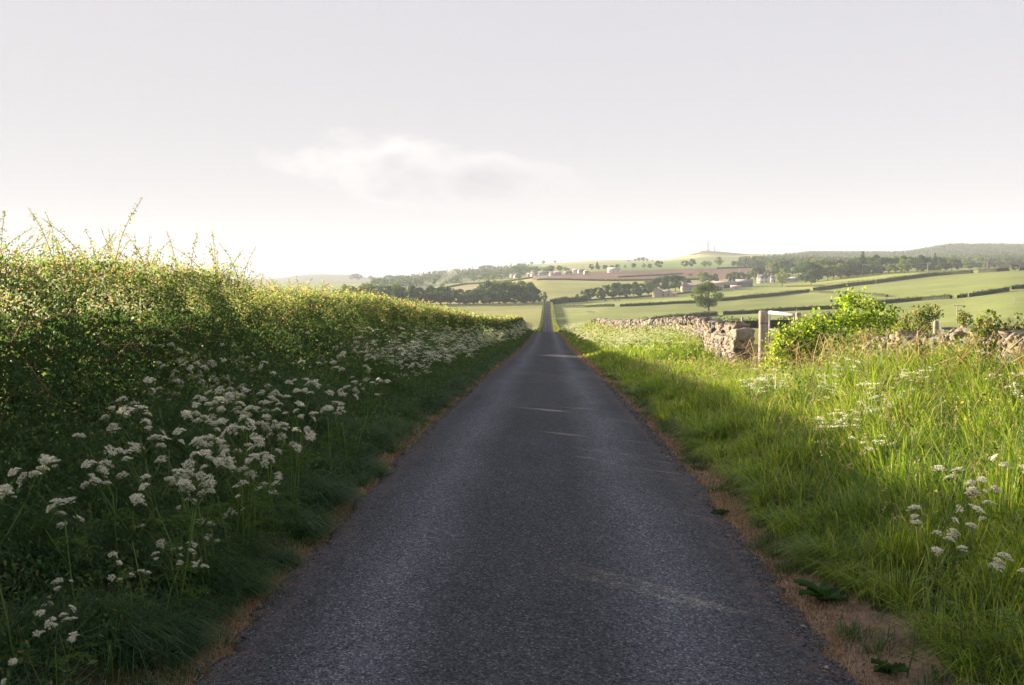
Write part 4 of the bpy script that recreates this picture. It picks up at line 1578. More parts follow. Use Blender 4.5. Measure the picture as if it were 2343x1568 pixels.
# ------------------------------------------------------------------ trees
def tree_proto(seed, shape, nleaf, lsize, cols, trunk_h=.22, trunk_r=.028, lobes=26, name='broadleaf_tree'):
    """unit tree (1 m tall), scaled when placed. shape: (radius, base of crown, top, kind)"""
    rng = np.random.default_rng(seed)
    Rr, cb, ct, kind = shape
    root = empty(name, (0, 0, 0))
    mb, tk = MB(), MB()
    cc = []
    for i in range(lobes):
        u = rng.uniform(-1, 1)
        a = rng.uniform(0, 6.28)
        if kind == 'cone':
            t = rng.random()**.8
            r_ = Rr * (1 - t) * rng.uniform(.5, 1)
            cc.append((r_ * math.cos(a), r_ * math.sin(a), cb + (ct - cb) * t, Rr * (.2 + .35 * (1 - t))))
        else:
            r_ = Rr * math.sqrt(max(0, 1 - u * u)) * rng.uniform(.5, .98)
            cc.append((r_ * math.cos(a), r_ * math.sin(a), (cb + ct) / 2 + u * (ct - cb) / 2 * .80, Rr * rng.uniform(.18, .36)))
    cc = np.array(cc)
    k = rng.choice(len(cc), nleaf, p=cc[:, 3]**2 / (cc[:, 3]**2).sum())
    d = unit(rng.normal(size=(nleaf, 3)))
    rr = cc[k, 3] * (.55 + .5 * rng.random(nleaf)**.6)
    P = cc[k, :3] + d * rr[:, None] * [1, 1, .85]
    P[:, 2] = np.maximum(P[:, 2], cb * .75)
    lc = mixcol(cols, len(cc), rng, .2)
    c = lc[k] * rng.uniform(.75, 1.25, (nleaf, 1))
    mb.add(leaf_quads(P, lsize * rng.uniform(.6, 1.35, nleaf), .8, rng=rng), q=quads_idx(nleaf), col=c)
    mb.build('crown', M_TREE, root)
    bk = (0.16, 0.13, 0.10)
    tk.tube([(0, 0, -.03), (.004, .003, trunk_h * .5), (0, 0, trunk_h), (.01, 0, (cb + ct) / 2)], [trunk_r * 1.35, trunk_r, trunk_r * .85, trunk_r * .4], 8, bk)
    for i in range(9):
        e_ = cc[rng.integers(len(cc)), :3]
        b_ = np.array([0, 0, rng.uniform(trunk_h * .8, trunk_h + .2)])
        tk.tube([b_, (b_ + e_) / 2 + [0, 0, .02], e_], [trunk_r * .45, trunk_r * .3, trunk_r * .1], 5, bk)
    tk.build('trunk', M_BARK, root, True)
    return root


TD = [(0.052, 0.108, 0.048), (0.068, 0.130, 0.056), (0.042, 0.092, 0.046), (0.095, 0.155, 0.060)]
TL = [(0.18, 0.24, 0.08), (0.22, 0.27, 0.095), (0.14, 0.20, 0.065)]
TR = [(0.13, 0.10, 0.06), (0.16, 0.12, 0.08), (0.09, 0.09, 0.05)]
PROT = {
    'dark': [tree_proto(1, (.44, .12, 1, 'round'), 3400, .055, TD), tree_proto(2, (.38, .08, 1, 'round'), 3400, .052, TD), tree_proto(3, (.50, .10, 1, 'round'), 3400, .06, TD)],
    'pale': [tree_proto(4, (.42, .16, 1, 'round'), 2600, .055, TL), tree_proto(5, (.48, .22, 1, 'round'), 2600, .055, TL)],
    'red': [tree_proto(6, (.45, .12, 1, 'round'), 2600, .055, TR)],
    'conifer': [tree_proto(7, (.24, .06, 1, 'cone'), 2400, .05, TD, lobes=40, name='conifer_tree')],
    'bush': [tree_proto(8, (.62, .0, 1, 'round'), 1500, .085, TD, trunk_h=.1), tree_proto(9, (.75, .0, 1, 'round'), 1500, .09, TD + TL, trunk_h=.1)],
}
USED = set()
rt = np.random.default_rng(91)


def tree(kind, px, pyb, pyt, label, group=None, wid=1.0, Y=None, cat='tree', bury=0.0):
    if Y is None:
        X, Y = groundY(px, pyb)
    else:
        X = at(px, Y)
    z = float(H(X, Y))
    _, pb = topix(X, Y, z)
    hgt = max((float(pb) - pyt) * Y / F, 1.5)
    pr = PROT[kind][rt.integers(len(PROT[kind]))]
    if pr.name in USED:
        o = copy_tree(pr)
    else:
        o = pr
        USED.add(pr.name)
    o.location = (X, Y, z - bury * hgt)
    o.rotation_euler = (0, 0, rt.uniform(0, 6.28))
    w_ = hgt * wid
    o.scale = (w_ * rt.uniform(.9, 1.1), w_ * rt.uniform(.9, 1.1), hgt * (1 + bury))
    tag(o, label, cat, group)
    return o


# lone tree, built on its own
def lone_tree():
    pr = tree_proto(77, (.52, .15, .985, 'round'), 10500, .030, [(0.09, 0.135, 0.045), (0.125, 0.175, 0.055), (0.065, 0.105, 0.035)], .20, .032, 36)
    X, Y = groundY(1621, 713)
    z = float(H(X, Y))
    h = (713 - 647) * Y / F
    pr.location = (X, Y, z)
    pr.scale = (h * 1.08, h * 1.08, h)
    tag(pr, 'lone spreading tree standing in the open green field above the stone wall', 'tree')


lone_tree()
# row left of the lane
GL = 'trees of the dark wood left of the distant lane'
LL = 'dark rounded tree in the wood at the far side of the left field'
tops = [(770, 660), (800, 655), (830, 652), (858, 650), (884, 651), (910, 653), (936, 654), (960, 655), (985, 654), (1008, 656), (1030, 657), (1052, 659), (1075, 661), (1092, 658), (1111, 644), (1128, 652), (1143, 647),
        (1159, 647), (1178, 646), (1192, 652), (1206, 648), (1222, 654), (1233, 664)]
for px, tp in tops:
    tree('dark', px, 0, tp + 1, LL, GL, 1.15 if px < 1100 else .95, Y=790 + rt.uniform(-12, 12))
for px in np.arange(780, 1235, 19):
    tree('dark', px + rt.uniform(-5, 5), 0, 668 + rt.uniform(-4, 5), 'low dark tree on the near edge of the wood left of the lane', 'front trees of the left wood', 1.4, Y=770 + rt.uniform(-6, 6))
tree('pale', 1114, 0, 676, 'pale green young tree in front of the dark left wood', None, .9, Y=764)
for px, tp in ((790, 650), (840, 646), (905, 648), (1135, 640), (1165, 640), (1190, 642), (1215, 645)):
    tree('pale', px, 0, tp, 'lighter green treetop showing above the dark left wood', 'pale treetops behind left wood', 1.0, Y=835)
tree('pale', 1246, 0, 668, 'thin brownish tree where the distant lane enters the woods', None, .6, Y=782)
# right wood
GR = 'trees of the wood right of the distant lane'
LR = 'dark rounded tree in the wood right of the lane, left of the farm'
for px, b_, tp in ((1322, 687, 673), (1338, 686, 663), (1352, 685, 659), (1368, 684, 656), (1383, 683, 652), (1400, 682, 649), (1418, 680, 648), (1434, 679, 647), (1450, 677, 646), (1466, 676, 648), (1483, 675, 645),
                   (1345, 688, 670), (1375, 686, 666), (1405, 684, 664), (1435, 682, 662), (1462, 679, 660)):
    tree('dark', px, b_, tp, LR, GR, 1.05)
for px, b_, tp in ((1495, 673, 640), (1512, 671, 632), (1530, 669, 628), (1545, 667, 627), (1558, 665, 630), (1572, 665, 640)):
    tree('dark', px, b_, tp, 'dark tree in the clump standing over the ruined stone barn', 'trees over the ruined barn', .9)
tree('pale', 1482, 668, 641, 'pale tree at the left of the clump over the ruined barn', None, 1.0)
tree('pale', 1607, 650, 621, 'large pale round tree behind the long grey barn', None, 1.15)
tree('dark', 1637, 650, 626, 'small dark tree right of the large pale round tree', None, 1.0)
tree('pale', 1625, 650, 629, 'small pale tree squeezed between the large pale tree and a dark one', None, .9)
for px, tp in ((1668, 625), (1680, 622), (1694, 622), (1708, 627)):
    tree('dark', px, 646, tp, 'dark tree in the clump behind the farm sheds', 'dark clump behind farm sheds', 1.1)
for px, b_, tp, k in ((1715, 640, 618, 'pale'), (1727, 640, 612, 'pale'), (1736, 640, 608, 'dark')):
    tree(k, px, b_, tp, 'tree in the group rising just left of the white farmhouse', 'trees left of farmhouse', 1.0)
for px, b_, tp in ((1757, 636, 618), (1766, 636, 620)):
    tree('dark', px, b_, tp, 'small dark tree close behind the white farmhouse', 'trees behind farmhouse', 1.0)
for px, b_, tp, k in ((1768, 632, 600, 'pale'), (1782, 632, 596, 'dark'), (1796, 632, 593, 'dark'), (1812, 632, 603, 'dark'), (1826, 630, 598, 'pale'), (1838, 631, 600, 'dark')):
    tree(k, px, b_, tp, 'tall tree in the group rising right of the white farmhouse', 'trees right of farmhouse', .95)
tree('pale', 1789, 656, 614, 'pale round headed tree on a slim trunk in front of the farm', None, .95)
tree('dark', 1855, 654, 617, 'dark leaning tree standing alone at the edge of the yellow field', None, 1.05)
# woods along the hill field
GW = 'trees of the long wood along the top of the hillside fields'
for i, (px, tp, k) in enumerate(((1852, 594, 'dark'), (1865, 591, 'pale'), (1880, 592, 'dark'), (1893, 596, 'dark'), (1908, 596, 'red'), (1920, 595, 'red'), (1934, 598, 'dark'), (1948, 592, 'dark'), (1960, 588, 'dark'),
                                 (1990, 586, 'pale'), (2003, 585, 'dark'), (2018, 588, 'dark'), (2032, 588, 'dark'), (2046, 586, 'pale'), (2060, 587, 'dark'), (2078, 587, 'dark'), (2094, 588, 'dark'), (2108, 586, 'dark'), (2122, 588, 'dark'),
                                 (2150, 590, 'dark'), (2163, 592, 'dark'), (2176, 590, 'pale'), (2190, 594, 'dark'))):
    tree(k, px, 0, tp, {'dark': 'dark tree in the long wood above the hillside fields', 'pale': 'lighter tree in the long wood above the hillside fields', 'red': 'reddish brown tree in the long wood'}[k], GW, .95, Y=1010 + rt.uniform(-20, 30))
tree('conifer', 1972, 0, 577, 'tall dark conifer rising above the long wood', None, 1.0, Y=1000)
tree('conifer', 2137, 0, 581, 'reddish conifer near the right end of the long wood', None, 1.0, Y=1005)
for px in np.arange(1840, 2180, 17):
    tree('dark' if rt.random() < .7 else 'pale', px + rt.uniform(-5, 5), 0, 606 + rt.uniform(-5, 4), 'low tree along the front edge of the long wood', 'front trees of the long wood', 1.4, Y=965 + rt.uniform(-10, 10))
tree('pale', 2068, 0, 592, 'round pale tree standing clear in front of the long dark wood', None, 1.15, Y=930)
tree('dark', 2320, 621, 604, 'small dark tree at the top of the field beside the right hand poles', None, 1.0)
for px in np.arange(2195, 2420, 13):
    tree(rt.choice(['dark', 'pale', 'pale', 'red']), px + rt.uniform(-4, 4), 0, 601 + rt.uniform(-8, 3), 'scrubby tree below the forested hill at the right', 'scrub trees below forested hill', 1.3, Y=1150 + rt.uniform(-30, 40))
for px in np.arange(2180, 2420, 12):
    tree(rt.choice(['dark', 'dark', 'pale']), px + rt.uniform(-4, 4), 0, 592 + rt.uniform(-6, 4), 'tree among the upper scrub on the foot of the forested hill', 'upper scrub trees on forested hill', 1.3, Y=1400 + rt.uniform(-50, 60))
# trees along the top of the ploughed field
GP = 'trees along the upper edge of the ploughed field'
for px, tp, k in ((1353, 604, 'dark'), (1368, 608, 'dark'), (1384, 606, 'dark'), (1400, 607, 'dark'), (1413, 605, 'dark'), (1430, 606, 'pale'), (1449, 602, 'dark'), (1472, 603, 'pale'), (1486, 604, 'dark'), (1508, 597, 'dark'), (1566, 596, 'dark'),
                  (1582, 592, 'dark'), (1612, 597, 'pale'), (1623, 598, 'pale'), (1644, 588, 'pale'), (1678, 597, 'dark'), (1689, 597, 'pale'), (1706, 596, 'dark'), (1726, 597, 'dark'), (1744, 599, 'dark'), (1750, 600, 'dark')):
    tree(k, px, 0, tp, 'separate round tree along the upper edge of the ploughed field', GP, 1.2, Y=1520 + rt.uniform(-15, 25))
for i in range(26):
    px = rt.uniform(1175, 1420)
    tree('bush' if rt.random() < .4 else 'dark', px, 0, 613 + rt.uniform(-6, 3), 'tree among the white houses of the distant village', 'trees of the distant village', 1.2, Y=1680 + rt.uniform(-60, 180))
tree('conifer', 1366, 0, 599, 'pointed conifer among the village trees', None, 1.2, Y=1600)
for px, tp, w_ in ((1452, 592, 1.3), (1461, 589, 1.3), (1471, 588, 1.3), (1480, 590, 1.3)):
    tree('dark', px, 0, tp, 'tree in the dark clump on the skyline above the ploughed field', 'skyline clump', w_, Y=2600)
tree('dark', 1437, 0, 595, 'low bush just left of the dark skyline clump', None, 1.6, Y=2600)
tree('dark', 1492, 0, 594, 'low bush just right of the dark skyline clump', None, 1.6, Y=2600)
for px, tp in ((983, 621), (995, 620), (1004, 623), (1060, 616), (1075, 613), (1099, 610), (1120, 610), (1134, 611), (1158, 606), (1168, 606), (1178, 607), (1200, 603), (1216, 599), (1243, 596), (1270, 596), (1283, 598), (1190, 606), (1110, 612)):
    tree('dark', px, 0, tp, 'small round tree on the skyline of the left hillside', 'skyline trees of the left hillside', 1.3, Y=3000)
for px, tp in ((806, 627), (815, 625), (823, 628), (849, 631)):
    tree('dark', px, 0, tp, 'round tree clump on the faint far hill at the left', 'clumps on the faint far hill', 1.5, Y=3800)
for i in range(64):
    px = rt.uniform(860, 1215)
    Yy = rt.uniform(1350, 2600)
    X = at(px, Yy)
    _, pb = topix(X, Yy, float(H(X, Yy)))
    tree(rt.choice(['bush', 'dark', 'bush']), px, 0, float(pb) - rt.uniform(8, 15), 'hazy bushy tree scattered over the left hillside', 'bushy trees over the left hillside', 1.2, Y=Yy)
tree('bush', 1578, 633, 626, 'small bush standing alone in the ploughed field', None, 1.3, cat='bush')
for k in PROT.values():
    for o in k:
        if o.name not in USED:
            print('unused tree', o.name)
            for ch in list(o.children):
                bpy.data.objects.remove(ch)
            bpy.data.objects.remove(o)


def forest():
    rng = np.random.default_rng(33)
    mb = MB()
    n = 15000
    px = rng.uniform(1690, 2480, n)
    Y = np.exp(rng.uniform(math.log(1500), math.log(3650), n))
    r_ = np.array([ray(p_, 690) for p_ in px])
    X = CAM[0] + r_[:, 0] / r_[:, 1] * Y
    z = H(X, Y)
    qx, qy = topix(X, Y, z)
    ok = inpoly(qx, qy, [(1690, 603), (1760, 594), (1835, 584), (2100, 560), (2600, 555), (2600, 613), (2200, 612), (1760, 612), (1690, 610)])
    # scattered trees on the lower left hill too
    px2 = rng.uniform(850, 1210, 2600)
    Y2 = rng.uniform(1500, 3000, 2600)
    r2_ = np.array([ray(p_, 690) for p_ in px2])
    X2 = CAM[0] + r2_[:, 0] / r2_[:, 1] * Y2
    ok2 = (np.sin(px2 * .07 + Y2 * .011) + np.sin(Y2 * .006) + rng.normal(0, .5, 2600)) > .3
    X = np.concatenate([X[ok], X2[ok2]])
    Y = np.concatenate([Y[ok], Y2[ok2]])
    z = H(X, Y)
    m_ = len(X)
    ht = rng.uniform(7, 13, m_)
    K = 16
    t = rng.random((m_, K))
    a = rng.uniform(0, 6.28, (m_, K))
    rr = (1 - .75 * t) * 3.6 * rng.uniform(.5, 1, (m_, K))
    P = np.stack([X[:, None] + rr * np.cos(a), Y[:, None] + rr * np.sin(a), z[:, None] + t * ht[:, None]], -1).reshape(-1, 3)
    cc = np.repeat(mixcol([(0.04, 0.07, 0.03), (0.055, 0.085, 0.035), (0.085, 0.105, 0.045)], m_, rng, .25), K, 0)
    mb.add(leaf_quads(P, rng.uniform(2.0, 3.8, len(P)), .8, rng=rng), q=quads_idx(len(P)), col=cc)
    tag(mb.build('forest', M_TREE), 'hazy dark forest covering the far hills', 'forest', kind='stuff')


forest()


# ------------------------------------------------------------------ buildings
def house(name, label, px, pyb, w_, d_, h_, rh, wc, rc, rz=0.0, wins=3, chim=True, Y=None, cat='house', door=True, group=None, open_side=False):
    if Y is None:
        X, Y = groundY(px, pyb)
    else:
        X = at(px, Y)
    z = float(H(X, Y))
    root = empty(name, (X, Y, z), rz, label, cat, group)
    x, y = w_ / 2, d_ / 2
    mb = MB()
    V = [(-x, -y, -1.5), (x, -y, -1.5), (x, y, -1.5), (-x, y, -1.5), (-x, -y, h_), (x, -y, h_), (x, y, h_), (-x, y, h_), (-x, 0, h_ + rh), (x, 0, h_ + rh)]
    mb.add(V, q=[[0, 1, 5, 4], [1, 2, 6, 5], [2, 3, 7, 6], [3, 0, 4, 7]], t=[[4, 8, 7], [5, 6, 9]], col=wc)
    mb.build('wall', M_STONE, root)
    rf = MB()
    e = .25
    s_ = rh / y
    for sy in (-1, 1):
        A = [(-x - e, sy * (y + e), h_ - e * s_ + .03), (x + e, sy * (y + e), h_ - e * s_ + .03), (x + e, 0, h_ + rh + .03), (-x - e, 0, h_ + rh + .03)]
        B = [(a_[0], a_[1], a_[2] + .16) for a_ in A]
        rf.add(A + B, q=[[3, 2, 1, 0], [4, 5, 6, 7], [0, 1, 5, 4], [1, 2, 6, 5], [2, 3, 7, 6], [3, 0, 4, 7]], col=rc)
    ro = rf.build('roof', M_STONE, root)
    if chim:
        c = MB()
        for sx in (-1, 1):
            c.box((sx * (x - .5), 0, h_ + rh + .35), (.8, .8, 1.3), col=wc)
            c.box((sx * (x - .5), 0, h_ + rh + 1.05), (.3, .3, .3), col=(.3, .14, .08))
        c.build('chimney', M_STONE, ro)
    floors = 2 if h_ > 4.5 else 1
    for f_ in range(floors):
        for i in range(wins):
            if door and f_ == 0 and i == wins // 2:
                m_ = MB()
                m_.box((-x + (i + .5) * w_ / wins, -y - .02, 1.0), (1.0, .1, 2.1), col=(.12, .10, .09))
                m_.build('door', M_PLAIN, root)
                continue
            m_ = MB()
            m_.box((-x + (i + .5) * w_ / wins, -y - .02, 1.6 + f_ * 2.7), (1.1, .1, 1.3), col=(.05, .055, .07))
            m_.build('window', M_METAL, root)
    if open_side:
        m_ = MB()
        m_.box((x * .45, -y - .03, h_ * .45), (w_ * .4, .1, h_ * .85), col=(.02, .02, .025))  # near-black panel on the wall, the shade of an open bay as colour
        m_.build('opening_shade', M_PLAIN, root)
    return root


WH = (0.68, 0.63, 0.58)
SL = (0.13, 0.125, 0.15)
ST = (0.38, 0.32, 0.27)
house('farmhouse', 'white two storey farmhouse with slate roof and gable end', 1847 * .9372 / .9372 - 0, 0, 1, 1, 1, 1, WH, SL) if False else None
# coordinates below in the picture's 2343-wide grid
house('farmhouse', 'white two storey farmhouse with slate roof at the top of the farm', 1745, 648, 10.5, 7, 5.4, 3.0, WH, SL, rad(-22))
house('cottage', 'small pale cottage just right of the white farmhouse', 1768, 646, 5, 6, 4.6, 2.0, (0.6, 0.56, 0.54), SL, rad(-12), 2)
house('barn', 'long low grey roofed barn at the left of the farm', 1592, 666, 25, 13, 3.4, 3.6, (0.42, 0.34, 0.30), (0.20, 0.18, 0.19), rad(4), 2, False, cat='barn', door=False, open_side=True)
house('barn', 'middle barn with long pale grey roof, partly behind the lone tree', 1652, 660, 25, 12, 3.6, 2.8, (0.50, 0.42, 0.37), (0.25, 0.22, 0.22), rad(-2), 2, False, cat='barn', door=False, open_side=True)
house('barn', 'dark sided shed left of the white farmhouse', 1702, 656, 15, 12, 4.0, 2.6, (0.16, 0.17, 0.20), (0.22, 0.20, 0.21), rad(-14), 0, False, cat='barn', door=False)
house('shed', 'small pale lean to shed in front of the middle barn', 1683, 664, 9, 6, 2.6, 1.4, (0.58, 0.47, 0.38), (0.35, 0.30, 0.28), rad(-8), 1, False, cat='shed', door=False)
house('shed', 'low grey shed right of the small pale cottage', 1812, 644, 13, 7, 2.6, 1.2, (0.42, 0.36, 0.36), (0.52, 0.50, 0.50), rad(-6), 2, False, cat='shed', door=False)
house('ruined_barn', 'small roofless looking stone barn with steep gable below the tree clump', 1505, 680, 5.5, 8, 4.6, 3.2, (0.36, 0.30, 0.28), (0.26, 0.23, 0.24), rad(70), 1, False, cat='barn')
house('stone_outhouse', 'square stone outhouse joined beside the steep gabled barn', 1521, 679, 9, 6, 3.4, 1.8, (0.42, 0.36, 0.32), (0.30, 0.27, 0.27), rad(5), 2, False, cat='barn', door=False)
house('shed', 'tiny orange pink shed right of the stone outhouse', 1541, 679, 5, 4, 2.2, 1.1, (0.60, 0.36, 0.26), (0.50, 0.34, 0.28), rad(0), 1, False, cat='shed', door=False)
LV = 'small pale house in the distant village along the ploughed field'
for px, pb, w_ in ((1150, 637, 12), (1175, 635, 11), (1184, 635.5, 10), (1213, 634, 9), (1224, 633, 12), (1243, 631, 15), (1265, 631, 9), (1275, 630.5, 10), (1300, 629.5, 10), (1318, 625, 11), (1330, 625, 9), (1341, 628, 6)):
    house('village_house', LV, px, pb, w_, 7, 3.2, 2.4, (0.62, 0.56, 0.50) if rt.random() < .7 else (0.48, 0.42, 0.4), SL if rt.random() < .6 else (0.34, 0.26, 0.24), rad(rt.uniform(-25, 25)), 2, False, group='houses of the distant village', door=False)
house('village_house', 'brightest white house at the right end of the distant village', 1404, 624, 17, 9, 3.4, 3.4, (0.72, 0.66, 0.60), (0.40, 0.33, 0.30), rad(-12), 3)
house('village_house', 'whitewashed house on the slope at the left end of the village', 1222, 628, 9, 7, 3.2, 2.4, (0.70, 0.66, 0.62), SL, rad(10), 2, False, door=False)


# ------------------------------------------------------------------ masts and poles
def mast(px, pyb, pyt, Y, wb, wt, label, pink=False):
    X = at(px, Y)
    z = float(H(X, Y))
    r_ = ray(px, pyt)
    zt = CAM[2] + Y * r_[2] / r_[1]
    h_ = zt - z
    root = empty('radio_mast', (X, Y, z), label=label, cat='radio mast')
    mb = MB()
    c = (0.13, 0.09, 0.09)
    K = 9
    zs = np.linspace(0, h_, K)
    ws = np.linspace(wb, wt, K)
    cor = [(-1, -1), (1, -1), (1, 1), (-1, 1)]
    for sx, sy in cor:
        mb.tube([(sx * w_ / 2, sy * w_ / 2, z_) for w_, z_ in zip(ws, zs)], .4, 5, c)
    for i in range(K - 1):
        for j in range(4):
            a_, b_ = cor[j], cor[(j + 1) % 4]
            mb.tube([(a_[0] * ws[i] / 2, a_[1] * ws[i] / 2, zs[i]), (b_[0] * ws[i + 1] / 2, b_[1] * ws[i + 1] / 2, zs[i + 1])], .22, 4, c)
            mb.tube([(b_[0] * ws[i] / 2, b_[1] * ws[i] / 2, zs[i]), (a_[0] * ws[i + 1] / 2, a_[1] * ws[i + 1] / 2, zs[i + 1])], .22, 4, c)
    mb.build('lattice', M_METAL, root)
    d = MB()
    for zz, rr in ((h_ * .8, 1.1), (h_ * .62, 1.3), (h_ * .9, .8)):
        d.tube([(0, -wb * .3, zz), (0, -wb * .3 - .8, zz)], [rr, rr * .9], 12, (0.6, 0.55, 0.55))
    d.build('dish', M_PLAIN, root)
    a_ = MB()
    a_.tube([(0, 0, h_), (0, 0, h_ * 1.06)], .25, 5, (0.6, 0.3, 0.3))
    a_.build('antenna', M_METAL, root)
    return root


mast(1619, 577, 551, 3450, 9, 4, 'tall lattice radio mast on top of the rounded hill')
mast(1634, 577, 562, 3470, 4, 2.4, 'shorter thin mast right of the tall lattice mast on the hill')
house('transmitter_hut', 'low stone hut at the foot of the radio mast', 1613, 0, 34, 10, 4, 2, (0.34, 0.27, 0.24), (0.25, 0.22, 0.22), 0, 3, False, Y=3440, cat='hut', door=False)


def pole(px, Y, pyt, label, r_=.16, cross=True, group='wooden utility poles across the fields', bot=None):
    X = at(px, Y)
    z = float(H(X, Y))
    rr = ray(px, pyt)
    h_ = CAM[2] + Y * rr[2] / rr[1] - z
    root = empty('utility_pole', (X, Y, z), label=label, cat='utility pole', group=group)
    mb = MB()
    mb.tube([(0, 0, -.5), (0, 0, h_)], [r_, r_ * .8], 8, (0.40, 0.35, 0.30))
    mb.build('pole', M_WOOD, root)
    if cross:
        c = MB()
        c.box((0, -.15, h_ - .25), (1.9, .14, .16), col=(0.36, 0.31, 0.27))
        c.build('crossarm', M_WOOD, root)
        s = MB()
        for sx in (-.8, 0, .8):
            s.tube([(sx, -.15, h_ - .17), (sx, -.15, h_ + .1)], .06, 6, (0.45, 0.4, 0.38))
        s.build('insulator', M_PLAIN, root)
    return np.array([X, Y, z + h_])


p1 = pole(1350, 330, 712, 'left one of the twin wire poles standing below the lane end', .10, True)
p2 = pole(1357, 331, 712, 'right one of the twin wire poles standing below the lane end', .10, True)
p3 = pole(2191, 235, 697, 'tall wooden pole with crossarm rising behind the slumped wall', .13, True)
p4 = pole(2157, 560, 659, 'thin pole in the green field above the broken hedge', .13, False)
p5 = pole(2321, 330, 681, 'thin pole near the right edge in the lowest green field', .10, False)
p6 = pole(1823, 330, 706, 'thin pole between thick gatepost and wall end, in the field behind', .08, False)
p7 = pole(1691, 1250, 614, 'pole at the top of the ploughed field', .3, True)
p8 = pole(1816, 850, 649, 'pole standing in front of the farm sheds', .18, False) if False else pole(1817 - 88, 880, 646, 'slim pole beside the dark sided shed', .16, False)
p9 = pole(1972, 955, 606, 'pole at the left end of the overhead line in front of the long wood', .22, True)
p10 = pole(2121, 900, 602, 'middle pole of the overhead line in front of the long wood', .22, True)
p11 = pole(2257, 860, 598, 'pole of the overhead line at the foot of the forested hill', .2, True)
p12 = pole(2003, 720, 630, 'thin pole standing out of the climbing hillside hedge', .13, False)


def wire(a_, b_, r_, label):
    mb = MB()
    t = np.linspace(0, 1, 14)
    L_ = np.linalg.norm(b_ - a_)
    mb.tube([a_ * (1 - k) + b_ * k - np.array([0, 0, .06 * L_ * k * (1 - k)]) - a_ for k in t], r_, 3, (0.45, 0.43, 0.42))
    o = mb.build('overhead_wire', M_METAL)
    o.location = a_
    tag(o, label, 'overhead wire', 'overhead wires')


wire(p9, p10, .045, 'overhead wire between the two poles before the long wood')
wire(p10, p11, .045, 'overhead wire from the middle pole to the foot of the forested hill')
wire(p11, np.array([at(2420, 820), 820, float(H(at(2420, 820), 820)) + 8.5]), .04, 'overhead wire running out at the right edge of the picture')
wire(p2, np.array([at(1700, 300), 300, float(p2[2]) + 1.5]), .02, 'thin wire crossing the field from the twin poles towards the lone tree')
wire(p1, np.array([at(1225, 340), 340, float(p1[2]) - .5]), .02, 'thin wire crossing the distant lane to the twin poles')


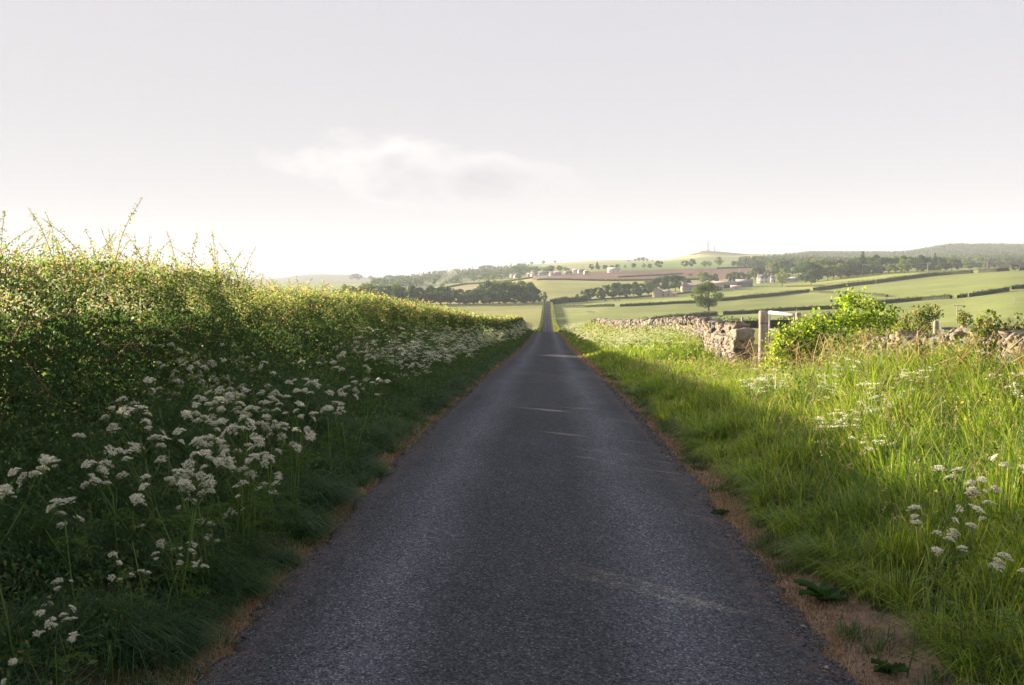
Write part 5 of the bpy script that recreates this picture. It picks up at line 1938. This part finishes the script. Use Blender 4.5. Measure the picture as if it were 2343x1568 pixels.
# ------------------------------------------------------------------ cattle
def cow(px, py, label, rz):
    X, Y = groundY(px, py)
    z = float(H(X, Y))
    J = {'pel': (0, 0, 1.15), 'mid': (.55, 0, 1.08), 'sh': (1.15, 0, 1.18), 'nk': (1.5, 0, 1.0), 'hd': (1.78, 0, .55), 'mz': (1.9, 0, .30), 'tl': (-.28, 0, 1.2), 't2': (-.36, 0, .6)}
    E = [('pel', 'mid'), ('mid', 'sh'), ('sh', 'nk'), ('nk', 'hd'), ('hd', 'mz'), ('pel', 'tl'), ('tl', 't2')]
    rr = {'pel': .32, 'mid': .38, 'sh': .33, 'nk': .2, 'hd': .15, 'mz': .1, 'tl': .05, 't2': .04}
    for i, s in enumerate((-1, 1)):
        J['h1%d' % i] = (.0, .2 * s, .75)
        J['h2%d' % i] = (-.12, .2 * s, .42)
        J['h3%d' % i] = (-.05, .2 * s, 0)
        J['f1%d' % i] = (1.15, .2 * s, .7)
        J['f2%d' % i] = (1.17, .2 * s, .36)
        J['f3%d' % i] = (1.12, .2 * s, 0)
        E += [('pel', 'h1%d' % i), ('h1%d' % i, 'h2%d' % i), ('h2%d' % i, 'h3%d' % i), ('sh', 'f1%d' % i), ('f1%d' % i, 'f2%d' % i), ('f2%d' % i, 'f3%d' % i)]
        for k, v in (('h1', .14), ('h2', .07), ('h3', .06), ('f1', .12), ('f2', .065), ('f3', .06)):
            rr['%s%d' % (k, i)] = v
    ks = list(J)
    me = bpy.data.meshes.new('cow')
    me.from_pydata([J[k] for k in ks], [(ks.index(a_), ks.index(b_)) for a_, b_ in E], [])
    o = bpy.data.objects.new('cow', me)
    COL.objects.link(o)
    md = o.modifiers.new('skin', 'SKIN')
    for i, k in enumerate(ks):
        me.skin_vertices[0].data[i].radius = (rr[k], rr[k]) if len(me.skin_vertices) else (rr[k], rr[k])
    me.skin_vertices[0].data[0].use_root = True
    s = o.modifiers.new('sub', 'SUBSURF')
    s.levels = s.render_levels = 1
    m, nt, n, l, oo = newmat('cow_hide')
    p = n.new('ShaderNodeBsdfPrincipled')
    t = n.new('ShaderNodeTexNoise')
    t.inputs['Scale'].default_value = 1.5
    r_ = n.new('ShaderNodeValToRGB')
    r_.color_ramp.elements[0].position = .5
    r_.color_ramp.elements[0].color = (.03, .022, .018, 1)
    r_.color_ramp.elements[1].position = .62
    r_.color_ramp.elements[1].color = (.22, .13, .08, 1)
    l.new(t.outputs['Fac'], r_.inputs[0])
    l.new(r_.outputs[0], p.inputs['Base Color'])
    l.new(p.outputs[0], oo.inputs['Surface'])
    me.materials.append(m)
    o.location = (X, Y, z)
    o.rotation_euler = (0, 0, rz)
    tag(o, label, 'cow', 'cattle grazing in the far field')


def skin_ok(me):
    return len(me.skin_vertices) > 0


cow(1387, 690.3, 'dark cow grazing in the far field, left of the three', 2.9)
cow(1405, 690, 'dark cow grazing in the far field, middle of the three', .2)
cow(1418, 689.8, 'dark cow grazing in the far field, right of the three', 3.3)


# ------------------------------------------------------------------ smoke and haze
def smoke():
    X, Y = at(987, 830), 830.0
    z = float(H(X, Y)) + 6
    mb = MB()
    mb.tube([(0, 0, 0), (2, 0, 5), (6, 0, 11), (13, 0, 17), (20, 0, 22)], [.8, 1.6, 2.6, 3.8, 4.6], 12)
    o = mb.build('smoke', None, smooth=True)
    o.location = (X, Y, z)
    m, nt, n, l, oo = newmat('smoke')
    v = n.new('ShaderNodeVolumePrincipled')
    v.inputs['Color'].default_value = (.9, .9, .92, 1)
    v.inputs['Density'].default_value = .02
    l.new(v.outputs[0], oo.inputs['Volume'])
    o.data.materials.clear()
    o.data.materials.append(m)
    tag(o, 'thin white plume of smoke drifting up behind the left wood', 'smoke', kind='stuff')


smoke()

HAZE = 0.00011
mb = MB()
mb.box((0, 3600, 90), (17000, 7900, 330))
o = mb.build('haze', None)
m, nt_, n, l, oo = newmat('haze')
v = n.new('ShaderNodeVolumePrincipled')
v.inputs['Color'].default_value = (.76, .84, 1.0, 1)
v.inputs['Anisotropy'].default_value = -.1
v.inputs['Density'].default_value = HAZE
l.new(v.outputs[0], oo.inputs['Volume'])
o.data.materials.clear()
o.data.materials.append(m)
tag(o, 'thin evening haze over the valley', 'haze', kind='stuff')
print('tris', sum(len(ob.data.polygons) for ob in S.objects if ob.type == 'MESH'), 'objs', len(S.objects))
